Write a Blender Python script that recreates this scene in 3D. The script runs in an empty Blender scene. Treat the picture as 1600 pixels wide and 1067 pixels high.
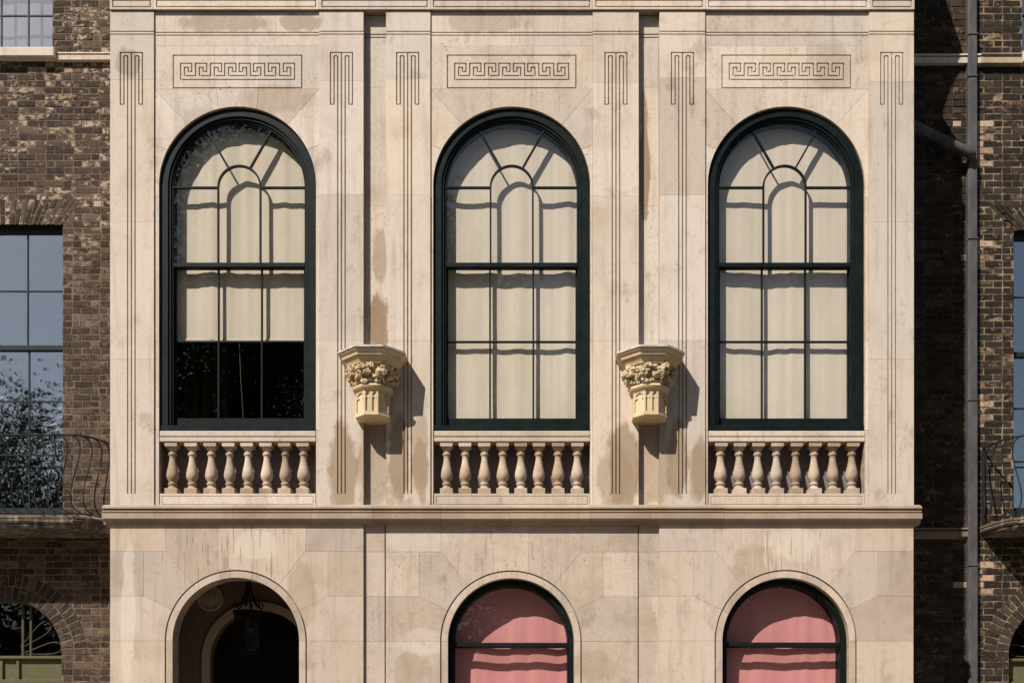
import bpy, bmesh, math, random
from mathutils import Vector, noise
R = math.radians
rnd = random.Random(11)
sc = bpy.context.scene
COL = sc.collection

# ------------------------------------------------------------------ camera, sky, sun, exposure
S = 0.007            # metres per photo pixel on the front plane of the stone facade
D = 12.0             # camera distance from that plane
DP = D / S
HOR = 1180           # photo row of the eye level
CZ = 1.6             # eye height
cam = bpy.data.cameras.new('camera'); co = bpy.data.objects.new('camera', cam); COL.objects.link(co)
co.location = (0, -D, CZ); co.rotation_euler = (R(90), 0, 0)
cam.sensor_width = 36; cam.lens = 36 * D / (1600 * S)
cam.shift_y = (HOR - 533.5) / 1600
cam.clip_end = 2000; cam.clip_start = 0.05
sc.camera = co

SUNV = Vector((0.86, 1.0, -1.36))          # the way the light travels
el = math.atan2(1.36, math.hypot(0.86, 1.0)); rot = math.atan2(-0.86, -1.0)
w = bpy.data.worlds.new('World'); sc.world = w; w.use_nodes = True
nt = w.node_tree
sky = nt.nodes.new('ShaderNodeTexSky'); sky.sky_type = 'NISHITA'; sky.sun_disc = False
sky.sun_elevation = el; sky.sun_rotation = rot % (2 * math.pi); sky.air_density = 1.0; sky.dust_density = 1.0
bg = nt.nodes['Background']; bg.inputs['Strength'].default_value = 0.05
nt.links.new(sky.outputs[0], bg.inputs[0])
sun = bpy.data.lights.new('sun', 'SUN'); so = bpy.data.objects.new('sun', sun); COL.objects.link(so)
so.rotation_euler = SUNV.to_track_quat('-Z', 'Y').to_euler(); so.location = (-12, -18, 22)
sun.energy = 4.6; sun.angle = R(0.5); sun.color = (1.0, 0.945, 0.875)
sc.view_settings.view_transform = 'Standard'; sc.view_settings.look = 'None'
sc.view_settings.exposure = 0.62; sc.view_settings.gamma = 1.0; sc.view_settings.use_curve_mapping = False
sc.render.engine = 'CYCLES'
sc.cycles.max_bounces = 8; sc.cycles.transparent_max_bounces = 16

# ------------------------------------------------------------------ materials
class NT:
    def __init__(s, name):
        s.m = bpy.data.materials.new(name); s.m.use_nodes = True; s.t = s.m.node_tree
        s.b = s.t.nodes['Principled BSDF']; s.out = s.t.nodes['Material Output']
    def n(s, typ, **kw):
        x = s.t.nodes.new(typ)
        for k, v in kw.items(): setattr(x, k, v)
        return x
    def l(s, a, b): s.t.links.new(a, b)
    def pos(s): return s.n('ShaderNodeNewGeometry').outputs['Position']
    def mapv(s, v, scale, loc=(0, 0, 0)):
        m = s.n('ShaderNodeMapping'); m.inputs['Scale'].default_value = scale; m.inputs['Location'].default_value = loc
        s.l(v, m.inputs['Vector']); return m.outputs[0]
    def noise(s, v, scale, detail=4, rough=.55, out='Fac'):
        x = s.n('ShaderNodeTexNoise'); x.inputs['Scale'].default_value = scale
        x.inputs['Detail'].default_value = detail; x.inputs['Roughness'].default_value = rough
        s.l(v, x.inputs['Vector']); return x.outputs[out]
    def rng(s, v, a, b, c=0., d=1., smooth=True):
        x = s.n('ShaderNodeMapRange'); x.interpolation_type = 'SMOOTHSTEP' if smooth else 'LINEAR'
        for i, q in enumerate((a, b, c, d)): x.inputs[i + 1].default_value = q
        s.l(v, x.inputs[0]); return x.outputs[0]
    def math(s, op, a, b=None):
        x = s.n('ShaderNodeMath', operation=op)
        for i, q in enumerate((a, b)):
            if q is None: continue
            if isinstance(q, (int, float)): x.inputs[i].default_value = q
            else: s.l(q, x.inputs[i])
        return x.outputs[0]
    def mix(s, f, a, b, mode='MIX'):
        x = s.n('ShaderNodeMix', data_type='RGBA', blend_type=mode)
        if isinstance(f, (int, float)): x.inputs[0].default_value = f
        else: s.l(f, x.inputs[0])
        for i, q in ((6, a), (7, b)):
            if isinstance(q, tuple): x.inputs[i].default_value = (*q, 1) if len(q) == 3 else q
            else: s.l(q, x.inputs[i])
        return x.outputs[2]
    def bump(s, h, strength, dist):
        x = s.n('ShaderNodeBump'); x.inputs['Strength'].default_value = strength; x.inputs['Distance'].default_value = dist
        s.l(h, x.inputs['Height']); s.l(x.outputs[0], s.b.inputs['Normal']); return x
    def ramp(s, v, stops, interp='LINEAR'):
        x = s.n('ShaderNodeValToRGB'); x.color_ramp.interpolation = interp
        e = x.color_ramp.elements
        while len(e) < len(stops): e.new(0.5)
        for k, (p, c) in enumerate(stops): e[k].position = p; e[k].color = (*c, 1)
        s.l(v, x.inputs[0]); return x.outputs[0]
    def fin(s, col=None, rough=None, spec=None, metal=None):
        b = s.b.inputs
        if col is not None:
            if isinstance(col, tuple): b['Base Color'].default_value = (*col, 1)
            else: s.l(col, b['Base Color'])
        if rough is not None:
            if isinstance(rough, (int, float)): b['Roughness'].default_value = rough
            else: s.l(rough, b['Roughness'])
        if spec is not None: b['Specular IOR Level'].default_value = spec
        if metal is not None: b['Metallic'].default_value = metal
        return s.m

def pxw(X, Y): return ((X - 800) * S, CZ + (HOR - Y) * S)

def stone_mat(name, base, tan, grey, stains=(), drips=(), tint=.16, tanlo=.48, tanhi=.75):
    m = NT(name); p = m.pos()
    oi = m.n('ShaderNodeObjectInfo').outputs['Random']
    big = m.noise(p, 1.7, 5, .6); med = m.noise(p, 6.5, 5, .62)
    streak = m.noise(m.mapv(p, (7, 7, .55)), 1.6, 4, .6)
    fine = m.noise(p, 95, 3, .6)
    col = m.mix(m.rng(big, tanlo, tanhi, 0, .85), base, tan)
    col = m.mix(m.rng(streak, .48, .74, 0, .62), col, grey)
    col = m.mix(m.rng(med, .54, .70, 0, .5), col, tan)
    blot = m.noise(m.mapv(p, (1, 1, .7), (5, 3, 1)), 3.1, 6, .72)
    col = m.mix(m.rng(blot, .58, .67, 0, .42), col, (.27, .20, .145))
    spk = m.noise(p, 21, 6, .75)
    col = m.mix(m.rng(spk, .53, .70, 0, .40), col, (.30, .225, .165))
    col = m.mix(m.rng(spk, .46, .28, 0, .40), col, tuple(min(1, q * 1.18) for q in base))
    rain = m.noise(m.mapv(p, (40, 40, .9), (2, 0, 0)), 1.0, 4, .65)
    rz = m.rng(m.noise(m.mapv(p, (1, 1, .5), (0, 4, 9)), 1.6, 3, .5), .45, .62)
    col = m.mix(m.math('MULTIPLY', rz, m.rng(rain, .54, .70, 0, .38)), col, (.30, .225, .165))
    # per-stone tint
    v = m.rng(oi, 0, 1, 1 - tint, 1 + tint * .55, False)
    cb = m.n('ShaderNodeCombineColor')
    r2 = m.math('FRACT', m.math('MULTIPLY', oi, 7.31))
    m.l(v, cb.inputs[0]); m.l(m.math('MULTIPLY', v, m.rng(r2, 0, 1, .955, 1.01, False)), cb.inputs[1])
    m.l(m.math('MULTIPLY', v, m.rng(r2, 0, 1, .90, 1.03, False)), cb.inputs[2])
    col = m.mix(1., col, cb.outputs[0], 'MULTIPLY')
    # soft-edged water stains where the photograph has them
    if stains or drips:
        sep = m.n('ShaderNodeSeparateXYZ'); m.l(p, sep.inputs[0])
        wob = m.noise(m.mapv(p, (1, 1, .45)), 5.5, 8, .7)
    for (X, Y, rx, ry, amt, c) in stains:
        wx, wz = pxw(X, Y)
        dx = m.math('DIVIDE', m.math('SUBTRACT', sep.outputs[0], wx), rx * S)
        dz = m.math('DIVIDE', m.math('SUBTRACT', sep.outputs[2], wz), ry * S)
        rr = m.math('SQRT', m.math('ADD', m.math('MULTIPLY', dx, dx), m.math('MULTIPLY', dz, dz)))
        rr = m.math('ADD', rr, m.math('MULTIPLY', m.math('SUBTRACT', wob, .5), 1.7))
        col = m.mix(m.rng(rr, 1.0, .72, 0, amt), col, c)
    for (X, Y, rx, ry, thr, amt, c) in drips:
        wx, wz = pxw(X, Y)
        dn = m.noise(m.mapv(p, (34, 34, 2.0), (X * .37, 0, 0)), 1.0, 3, .6)
        ax = m.rng(m.math('ABSOLUTE', m.math('SUBTRACT', sep.outputs[0], wx)), rx * S, rx * S * .5)
        az = m.rng(m.math('ABSOLUTE', m.math('SUBTRACT', sep.outputs[2], wz)), ry * S, ry * S * .55)
        f = m.math('MULTIPLY', m.math('MULTIPLY', ax, az), m.rng(dn, thr, thr + .07, 0, amt))
        col = m.mix(f, col, c)
    # pits
    pit = m.noise(m.mapv(p, (1, 1, 1), (3.1, 0, 7)), 42, 2, .5)
    where = m.rng(m.noise(p, 2.3, 2, .5), .52, .66)
    pm = m.math('MULTIPLY', m.rng(pit, .66, .72, 0, .9), where)
    col = m.mix(pm, col, (.13, .075, .045))
    col = m.mix(1., col, m.ramp(fine, [(.3, (.86, .85, .84)), (.7, (1.09, 1.09, 1.09))]), 'MULTIPLY')
    h = m.math('ADD', m.math('MULTIPLY', fine, .35), m.math('MULTIPLY', med, .8))
    h = m.math('SUBTRACT', h, m.math('MULTIPLY', pm, 1.5))
    m.bump(h, .35, .004)
    return m.fin(col, .9, .2)

BR = (.27, .185, .115)
ST_UP = []
for xc, in ((578,), (1015,)):
    ST_UP += [(xc - 42, 735, 26, 85, .75, BR), (xc + 6, 720, 30, 90, .55, BR), (xc + 44, 715, 18, 75, .8, BR), (xc + 78, 730, 14, 60, .65, BR)]
ST_UP += [(592, 395, 16, 55, .6, BR), (590, 500, 18, 55, .85, (.24, .155, .095)), (1008, 250, 9, 110, .8, (.22, .14, .085)),
          (656, 700, 16, 70, .5, BR), (960, 745, 30, 60, .5, BR), (200, 100, 24, 26, .5, BR), (350, 34, 80, 18, .5, BR), (470, 34, 40, 16, .6, (.25, .19, .14)),
          (760, 34, 70, 18, .45, BR), (1090, 740, 14, 60, .5, BR), (1300, 105, 30, 50, .4, (.3, .23, .18)), (430, 155, 70, 26, .35, BR), (310, 200, 40, 40, .3, BR)]
stone = stone_mat('pale_limestone', (.575, .495, .415), (.455, .37, .295), (.40, .335, .275), ST_UP, tint=.15)
W8 = (.62, .54, .44)
stone_low = stone_mat('tan_limestone', (.49, .402, .33), (.37, .288, .22), (.35, .285, .225),
    [(200, 960, 12, 130, .55, W8), (400, 850, 45, 25, .45, W8), (660, 845, 50, 22, .3, W8), (1240, 850, 50, 30, .45, W8), (660, 1000, 40, 26, .35, W8), (470, 930, 26, 60, .4, BR),
     (640, 1045, 40, 30, .4, BR), (1010, 1000, 20, 80, .3, BR), (930, 1040, 40, 30, .35, BR), (1180, 880, 40, 40, .35, BR)],
    [(360, 870, 110, 66, .57, .6, (.13, .085, .055)), (1245, 865, 70, 45, .58, .5, (.14, .10, .08)), (1225, 860, 110, 56, .58, .5, (.66, .6, .52)), (790, 870, 120, 55, .60, .5, (.16, .11, .075)), (240, 860, 60, 42, .64, .55, (.16, .11, .075))],
    tint=.17, tanlo=.44, tanhi=.72)
stone_band = stone_mat('weathered_string_stone', (.365, .280, .208), (.28, .205, .145), (.29, .23, .18), tint=.12, tanlo=.42, tanhi=.66)
stone_rail = stone_mat('worn_baluster_stone', (.50, .41, .32), (.32, .215, .13), (.40, .34, .28), tint=.24, tanlo=.38, tanhi=.62)
stone_dark = stone_mat('sooty_sill_stone', (.13, .10, .074), (.045, .034, .025), (.42, .37, .30), tint=.1, tanlo=.40, tanhi=.56)
stone_ledge = stone_mat('brown_ledge_stone', (.20, .15, .11), (.13, .095, .07), (.12, .10, .085), tint=.1)
stone_cap = stone_mat('ochre_gothic_stone', (.60, .475, .30), (.47, .35, .20), (.42, .35, .26), tint=.04, tanlo=.44, tanhi=.66)
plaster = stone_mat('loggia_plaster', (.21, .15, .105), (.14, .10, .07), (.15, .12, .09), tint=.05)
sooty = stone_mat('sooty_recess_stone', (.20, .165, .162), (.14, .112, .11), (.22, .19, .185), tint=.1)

def brick_mat(name, dark, pale, amt, lo=.47, hi=.72, seed=0., low=1.):
    m = NT(name); p = m.pos()
    oi = m.n('ShaderNodeObjectInfo').outputs['Random']; ri = m.n('ShaderNodeNewGeometry').outputs['Random Per Island']
    rr = m.math('FRACT', m.math('ADD', m.math('MULTIPLY', oi, 13.7), m.math('MULTIPLY', ri, 5.3)))
    r2 = m.math('FRACT', m.math('MULTIPLY', rr, 17.9)); r3 = m.math('FRACT', m.math('MULTIPLY', rr, 41.3))
    cbv = m.n('ShaderNodeCombineXYZ'); m.l(m.math('MULTIPLY', rr, 37.), cbv.inputs[0]); m.l(m.math('MULTIPLY', r3, 23.), cbv.inputs[2])
    va = m.n('ShaderNodeVectorMath', operation='ADD'); m.l(p, va.inputs[0]); m.l(cbv.outputs[0], va.inputs[1]); pb = va.outputs[0]
    d = dark; k = lambda q, g=1., b=1.: (d[0] * q, d[1] * q * g, d[2] * q * b)
    col = m.ramp(rr, [(0, k(.45)), (.4, k(.85)), (.7, k(1.4, .97, .93)), (.9, k(2.1, .95, .88)), (1, k(3.2, .93, .85))])
    mott = m.noise(m.mapv(pb, (1, 1, 1), (seed, 0, 0)), 30, 6, .72)
    col = m.mix(m.rng(mott, .42, .70, 0, .6), col, k(3.0, .96, .9))
    col = m.mix(m.rng(mott, .50, .28, 0, .6), col, k(.35))
    # worn faces where the sooty skin has gone
    pn = m.noise(m.mapv(pb, (1, 1, 1.3), (seed + 4, 2, 0)), 15, 4, .62)
    brk = m.noise(p, 75, 4, .7)
    pn = m.math('ADD', pn, m.math('MULTIPLY', m.math('SUBTRACT', brk, .5), .22))
    zone = m.rng(m.noise(m.mapv(p, (.8, 1, 1), (seed, 1, 3)), .9, 3, .5), .38, .64, -.045, .045, False)
    thr = m.math('SUBTRACT', m.rng(r2, 0, 1, lo, hi, False), zone)
    f = m.math('MULTIPLY', m.rng(m.math('SUBTRACT', pn, thr), -.03, .13), amt)
    if low < 1:
        sp = m.n('ShaderNodeSeparateXYZ'); m.l(p, sp.inputs[0])
        zz = m.math('ADD', sp.outputs[2], m.math('MULTIPLY', m.math('SUBTRACT', m.noise(p, 2.2, 3, .6), .5), 1.2))
        f = m.math('MULTIPLY', f, m.rng(zz, 7.0, 8.1, low, 1.))
    pc = m.mix(m.rng(r3, 0, 1, 0, .8, False), pale, (pale[0] * .6, pale[1] * .5, pale[2] * .42))
    pc = m.mix(m.rng(brk, .45, .7, 0, .55), pc, k(4.))
    col = m.mix(f, col, pc)
    fine = m.noise(p, 150, 3, .65)
    col = m.mix(1., col, m.ramp(fine, [(.25, (.7, .69, .68)), (.75, (1.3, 1.3, 1.3))]), 'MULTIPLY')
    m.bump(m.math('ADD', m.math('MULTIPLY', mott, 1.), m.math('MULTIPLY', fine, .4)), .7, .008)
    return m.fin(col, .9, .25)
brick_l = brick_mat('sooty_brown_brick', (.036, .0245, .0175), (.47, .375, .275), .9, .44, .70, low=.2)
brick_r = brick_mat('black_stock_brick', (.0165, .0125, .0098), (.29, .205, .13), .6, .50, .74, 9.)
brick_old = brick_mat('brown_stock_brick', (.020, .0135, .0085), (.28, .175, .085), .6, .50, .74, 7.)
brick_pale = brick_mat('pink_repair_brick', (.15, .105, .072), (.47, .36, .26), .9, .36, .56, 5.)
brick_arch = brick_mat('brown_arch_brick', (.028, .0200, .0150), (.26, .19, .135), .4, .5, .76, 2.)

def mortar_mat(name, a, b):
    m = NT(name); p = m.pos()
    n1 = m.noise(p, 7, 6, .75); n2 = m.noise(p, 60, 3, .6)
    col = m.mix(m.rng(n1, .38, .6), a, b)
    col = m.mix(1., col, m.ramp(n2, [(.3, (.75, .75, .75)), (.7, (1.2, 1.2, 1.2))]), 'MULTIPLY')
    m.bump(n2, .4, .004)
    return m.fin(col, .95, .1)
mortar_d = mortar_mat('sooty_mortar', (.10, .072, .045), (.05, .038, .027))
mortar_l = mortar_mat('brown_mortar', (.19, .138, .096), (.11, .08, .056))
mortar_r = mortar_mat('buff_mortar', (.29, .205, .12), (.06, .044, .03))
mortar_s = mortar_mat('stone_joint_mortar', (.36, .285, .215), (.25, .19, .14))
plain_brick = brick_mat('distant_brick', (.03, .022, .017), (.2, .15, .1), .5)

def paint(name, c, rough=.38, wear=.25, scale=9):
    m = NT(name); p = m.pos()
    n1 = m.noise(p, scale, 5, .65); n2 = m.noise(m.mapv(p, (60, 60, 6)), 1, 3, .6)
    col = m.mix(m.rng(n1, .45, .75, 0, wear), c, tuple(min(1, q * 2.0 + .0015) for q in c))
    m.bump(n2, .12, .002)
    return m.fin(col, m.rng(n1, .3, .7, rough, rough + .2), .13)
green = paint('dark_green_paint', (.0042, .0078, .0070), .4)
green_bar = paint('dark_green_bar_paint', (.0055, .009, .0085), .42)
slate = paint('blue_black_paint', (.017, .024, .026), .4)
iron = paint('black_iron_paint', (.016, .016, .017), .45)
olive = paint('olive_paint', (.10, .09, .045), .45)
olive_d = paint('dark_olive_paint', (.06, .054, .03), .5)
olive_l = paint('pale_olive_paint', (.26, .24, .15), .45)
blackm = paint('black_lantern_paint', (.008, .008, .008), .5)

m = NT('grey_lead'); p = m.pos(); n1 = m.noise(m.mapv(p, (1, 1, .4)), 7, 6, .7); n2 = m.noise(p, 50, 3, .6)
lead = (m.bump(n2, .2, .003), m.fin(m.mix(m.rng(n1, .35, .7), (.050, .046, .047), (.092, .085, .085)), .62, .4))[1]
m = NT('bright_lead_flashing'); p = m.pos(); n1 = m.noise(p, 16, 5, .7)
lead_b = (m.bump(n1, .4, .006), m.fin(m.mix(m.rng(n1, .35, .65), (.30, .29, .28), (.52, .49, .46)), .6, .4))[1]

def fabric(name, c, hem=None, transl=.0):
    m = NT(name); p = m.pos()
    wv = m.noise(m.mapv(p, (260, 260, 260)), 1, 2, .5); big = m.noise(m.mapv(p, (1, 1, .5)), 4, 4, .6)
    fold = m.noise(m.mapv(p, (9, 9, .5)), 1, 3, .5)
    col = m.mix(m.rng(big, .35, .7, 0, .35), c, tuple(q * .8 for q in c))
    col = m.mix(m.rng(fold, .5, .75, 0, .25), col, tuple(min(1, q * 1.2) for q in c))  # fold highlights put into the cloth colour, along the bump ridges
    col = m.mix(1., col, m.ramp(wv, [(.3, (.93, .93, .93)), (.7, (1.05, 1.05, 1.05))]), 'MULTIPLY')
    m.bump(m.math('ADD', wv, m.math('MULTIPLY', fold, 3.)), .3, .003)
    return m.fin(col, .95, .1)
cream = fabric('cream_blind_cloth', (.60, .525, .42))
pink = fabric('pink_blind_cloth', (.60, .262, .258))
white_bl = fabric('pale_blind_cloth', (.50, .52, .50))
drape = fabric('brown_drape_cloth', (.10, .05, .02))
redc = fabric('dull_red_cloth', (.05, .012, .008))

def glass_mat(name, boost, tint, wav=.00025, scale=4., film=0.):
    m = NT(name); t = m.t
    p = m.pos()
    n = m.noise(m.mapv(p, (1, 1, .6)), scale, 2, .5)
    b = m.n('ShaderNodeBump'); b.inputs['Strength'].default_value = 1.; b.inputs['Distance'].default_value = wav
    m.l(n, b.inputs['Height'])
    fr = m.n('ShaderNodeFresnel')
    m.l(m.rng(m.n('ShaderNodeNewGeometry').outputs['Backfacing'], 0, 1, 1.5, 1 / 1.5, False), fr.inputs['IOR'])
    f = m.math('MINIMUM', m.math('ADD', m.math('MULTIPLY', fr.outputs[0], boost), film), .95)
    g = m.n('ShaderNodeBsdfGlossy'); g.inputs['Roughness'].default_value = .0; g.inputs['Color'].default_value = (*tint, 1)
    m.l(b.outputs[0], g.inputs['Normal'])
    tr = m.n('ShaderNodeBsdfTransparent'); tr.inputs['Color'].default_value = (.985, .982, .975, 1)
    mx = m.n('ShaderNodeMixShader'); m.l(f, mx.inputs[0]); m.l(tr.outputs[0], mx.inputs[1]); m.l(g.outputs[0], mx.inputs[2])
    m.l(mx.outputs[0], m.out.inputs['Surface'])
    return m.m
glass = glass_mat('old_window_glass', 1.0, (1, 1, 1))
glass_film = glass_mat('filmed_window_glass', 1.6, (1.0, .97, .93), .0004, 3., .27)
glass_lan = glass_mat('lantern_glass', .8, (.6, .6, .6))

def flat(name, c, rough=.9):
    m = NT(name); p = m.pos(); n = m.noise(p, 9, 5, .6)
    return m.fin(m.mix(m.rng(n, .35, .7), c, tuple(q * .72 for q in c)), rough, .2)
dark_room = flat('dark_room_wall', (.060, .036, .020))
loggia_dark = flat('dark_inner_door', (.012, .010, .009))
asphalt = flat('asphalt', (.05, .05, .052)); paving = flat('york_stone_paving', (.29, .25, .205))
grass_m = flat('lawn', (.05, .085, .02)); bark = flat('bark', (.09, .07, .05))
m = NT('leaf'); p = m.pos(); oi = m.n('ShaderNodeNewGeometry').outputs['Random Per Island']
leafm = m.fin(m.ramp(oi, [(0, (.022, .042, .012)), (.6, (.045, .08, .022)), (1, (.085, .125, .035))]), .6, .3)

# ------------------------------------------------------------------ object helpers
WPOS = {}
def setp(o, label=None, cat=None, group=None, kind=None):
    for k, v in (('label', label), ('category', cat), ('group', group), ('kind', kind)):
        if v: o[k] = v
def thing(name, loc, label, cat, group=None):
    o = bpy.data.objects.new(name, None); COL.objects.link(o); o.location = loc; o.empty_display_size = .2
    WPOS[o.name] = Vector(loc); setp(o, label, cat, group); return o
def Wd(X, Y, d=0., ref=0.):
    k = 1 + ref / DP
    return ((X - 800) * S * k, d * S, CZ + (HOR - Y) * S * k)

class MB:
    def __init__(s, ref=0.): s.v = []; s.f = []; s.ref = ref
    def P(s, X, Y, d): s.v.append(Wd(X, Y, d, s.ref)); return len(s.v) - 1
    def prism(s, poly, d0, d1, ch=0.):
        n = len(poly); c0 = len(s.v)
        if ch > 0:
            ins = offset(poly, ch)
            a = [s.P(x, y, d0) for x, y in ins]; b = [s.P(x, y, d0 + ch) for x, y in poly]
        else:
            a = [s.P(x, y, d0) for x, y in poly]; b = a
        c = [s.P(x, y, d1) for x, y in poly]
        s.f.append(a); s.f.append(c[::-1])
        for i in range(n):
            j = (i + 1) % n
            if ch > 0: s.f.append([a[i], b[i], b[j], a[j]])
            s.f.append([b[i], c[i], c[j], b[j]])
        return s
    def box(s, x0, x1, y0, y1, d0, d1, ch=0.):
        return s.prism([(x0, y0), (x1, y0), (x1, y1), (x0, y1)], d0, d1, ch)
    def bar(s, p, q, wd, d0, d1, ch=0.):
        dx, dy = q[0] - p[0], q[1] - p[1]; L = math.hypot(dx, dy) or 1; nx, ny = -dy / L * wd / 2, dx / L * wd / 2
        return s.prism([(p[0] + nx, p[1] + ny), (q[0] + nx, q[1] + ny), (q[0] - nx, q[1] - ny), (p[0] - nx, p[1] - ny)], d0, d1, ch)
    def profile(s, x0, x1, prof):                      # prof: list of (d, Y), extruded along X
        n = len(prof); a = [s.P(x0, y, d) for d, y in prof]; b = [s.P(x1, y, d) for d, y in prof]
        s.f.append(a); s.f.append(b[::-1])
        for i in range(n):
            j = (i + 1) % n; s.f.append([a[i], b[i], b[j], a[j]])
        return s
    def lathe(s, cx, cd, prof, n=16, cap=True):        # prof: list of (Y, r)
        rings = []
        for y, r in prof:
            rings.append([s.P(cx + r * math.cos(2 * math.pi * (i + .5) / n), y, cd + r * math.sin(2 * math.pi * (i + .5) / n)) for i in range(n)])
        for a, b in zip(rings, rings[1:]):
            for i in range(n):
                j = (i + 1) % n; s.f.append([a[i], a[j], b[j], b[i]])
        if cap: s.f.append(rings[0][::-1]); s.f.append(rings[-1])
        return s
    def tube(s, pts, r, n=6, flatk=1.):                # pts: list of (X, Y, d)
        P = [Vector(Wd(*q, s.ref)) for q in pts]; k = S * (1 + s.ref / DP); rings = []
        up = Vector((.13, .31, .9)).normalized()
        for i, c in enumerate(P):
            t = (P[min(i + 1, len(P) - 1)] - P[max(i - 1, 0)]).normalized()
            a = t.cross(up)
            if a.length < .05: a = t.cross(Vector((1, 0, 0)))
            a.normalize(); b = t.cross(a).normalized(); rr = (r[i] if isinstance(r, (list, tuple)) else r) * k; ring = []
            for j in range(n):
                an = 2 * math.pi * j / n
                s.v.append(tuple(c + a * math.cos(an) * rr + b * math.sin(an) * rr * flatk)); ring.append(len(s.v) - 1)
            rings.append(ring)
        for a, b in zip(rings, rings[1:]):
            for j in range(n):
                q = (j + 1) % n; s.f.append([a[j], a[q], b[q], b[j]])
        s.f.append(rings[0][::-1]); s.f.append(rings[-1]); return s
    def relief(s, x0, x1, y0, y1, d0, d1, grooves, g=2.2):
        xs = {x0, x1}; ys = {y0, y1}; G = []
        for (a, b, c, d) in grooves:
            a, b, c, d = max(a, x0), min(b, x1), max(c, y0), min(d, y1)
            if a < b - .01 and c < d - .01: G.append((a, b, c, d)); xs |= {a, b}; ys |= {c, d}
        def cl(z):
            z = sorted(z); o = [z[0]]
            for q in z[1:]:
                if q - o[-1] > .05: o.append(q)
            o[-1] = max(z); return o
        xs = cl(xs); ys = cl(ys); nx, ny = len(xs) - 1, len(ys) - 1; vd = {}
        def V(i, j, h):
            k = (i, j, h)
            if k not in vd: vd[k] = s.P(xs[i], ys[j], h)
            return vd[k]
        Hh = [[d0 + (g if any(a < (xs[i] + xs[i + 1]) / 2 < b and c < (ys[j] + ys[j + 1]) / 2 < d for a, b, c, d in G) else 0) for j in range(ny)] for i in range(nx)]
        for i in range(nx):
            for j in range(ny):
                h = Hh[i][j]
                s.f.append([V(i, j, h), V(i, j + 1, h), V(i + 1, j + 1, h), V(i + 1, j, h)])
                r = Hh[i + 1][j] if i + 1 < nx else d1; b = Hh[i][j + 1] if j + 1 < ny else d1
                if r != h: s.f.append([V(i + 1, j, h), V(i + 1, j + 1, h), V(i + 1, j + 1, r), V(i + 1, j, r)])
                if b != h: s.f.append([V(i, j + 1, h), V(i + 1, j + 1, h), V(i + 1, j + 1, b), V(i, j + 1, b)])
                if i == 0: s.f.append([V(i, j, h), V(i, j + 1, h), V(i, j + 1, d1), V(i, j, d1)])
                if j == 0: s.f.append([V(i, j, h), V(i + 1, j, h), V(i + 1, j, d1), V(i, j, d1)])
        return s
    def build(s, name, mat, parent=None, smooth=False, recalc=True, label=None, kind=None, origin=None):
        n = len(s.v)
        if origin is None:
            lo = [min(q[i] for q in s.v) for i in range(3)]; hi = [max(q[i] for q in s.v) for i in range(3)]
            origin = Vector([(a + b) / 2 for a, b in zip(lo, hi)])
        origin = Vector(origin)
        me = bpy.data.meshes.new(name); me.from_pydata([tuple(Vector(q) - origin) for q in s.v], [], s.f)
        if recalc:
            bm = bmesh.new(); bm.from_mesh(me); bmesh.ops.recalc_face_normals(bm, faces=bm.faces); bm.to_mesh(me); bm.free()
        me.materials.append(mat)
        if smooth:
            for q in me.polygons: q.use_smooth = True
            try: me.set_sharp_from_angle(angle=R(38))
            except Exception: pass
        return link(name, me, origin, parent, label, kind)

def link(name, me, origin, parent=None, label=None, kind=None):
    o = bpy.data.objects.new(name, me); COL.objects.link(o); origin = Vector(origin)
    if parent: o.parent = parent; o.location = origin - WPOS[parent.name]
    else: o.location = origin
    WPOS[o.name] = origin; setp(o, label, None, None, kind); return o

def offset(poly, c):                                   # inset a polygon by c
    n = len(poly); A = sum(poly[i][0] * poly[(i + 1) % n][1] - poly[(i + 1) % n][0] * poly[i][1] for i in range(n))
    sg = 1 if A > 0 else -1; out = []
    for i in range(n):
        x0, y0 = poly[i - 1]; x1, y1 = poly[i]; x2, y2 = poly[(i + 1) % n]
        a = (x1 - x0, y1 - y0); b = (x2 - x1, y2 - y1); la = math.hypot(*a) or 1; lb = math.hypot(*b) or 1
        n1 = (-a[1] / la * sg, a[0] / la * sg); n2 = (-b[1] / lb * sg, b[0] / lb * sg)
        mx, my = n1[0] + n2[0], n1[1] + n2[1]; q = mx * mx + my * my
        if q < .15: out.append((x1 + n1[0] * c, y1 + n1[1] * c)); continue
        k = 2 * c / q; out.append((x1 + mx * k, y1 + my * k))
    return out
def arc(cx, cy, r, a0, a1, n=14):                      # degrees from straight up, clockwise positive
    return [(cx + r * math.sin(R(a0 + (a1 - a0) * i / n)), cy - r * math.cos(R(a0 + (a1 - a0) * i / n))) for i in range(n + 1)]
def sweep(b, path, prof):                              # path: (X, d) plan points; prof: (inset, Y), inset to the inside of the curve
    pass

# ------------------------------------------------------------------ ground and street (below the frame)
def sheet(name, x0, x1, y0, y1, z, mat):
    me = bpy.data.meshes.new(name); me.from_pydata([(x0, y0, z), (x1, y0, z), (x1, y1, z), (x0, y1, z)], [], [(0, 1, 2, 3)]); me.materials.append(mat)
    o = bpy.data.objects.new(name, me); COL.objects.link(o); o['kind'] = 'structure'; return o
sheet('ground', -400, 400, -400, 400, -.14, grass_m)
sheet('road', -300, 300, -18, -5.2, -.132, asphalt)
me = MB()
for (ya, yb) in ((-5.2, 9.0), (-21, -18)):
    v0 = len(me.v); me.v += [(x, y, z) for z in (-.2, 0) for x, y in ((-200, ya), (200, ya), (200, yb), (-200, yb))]
    me.f += [[v0, v0 + 1, v0 + 2, v0 + 3], [v0 + 4, v0 + 5, v0 + 6, v0 + 7]] + [[v0 + i, v0 + (i + 1) % 4, v0 + 4 + (i + 1) % 4, v0 + 4 + i] for i in range(4)]
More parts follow.
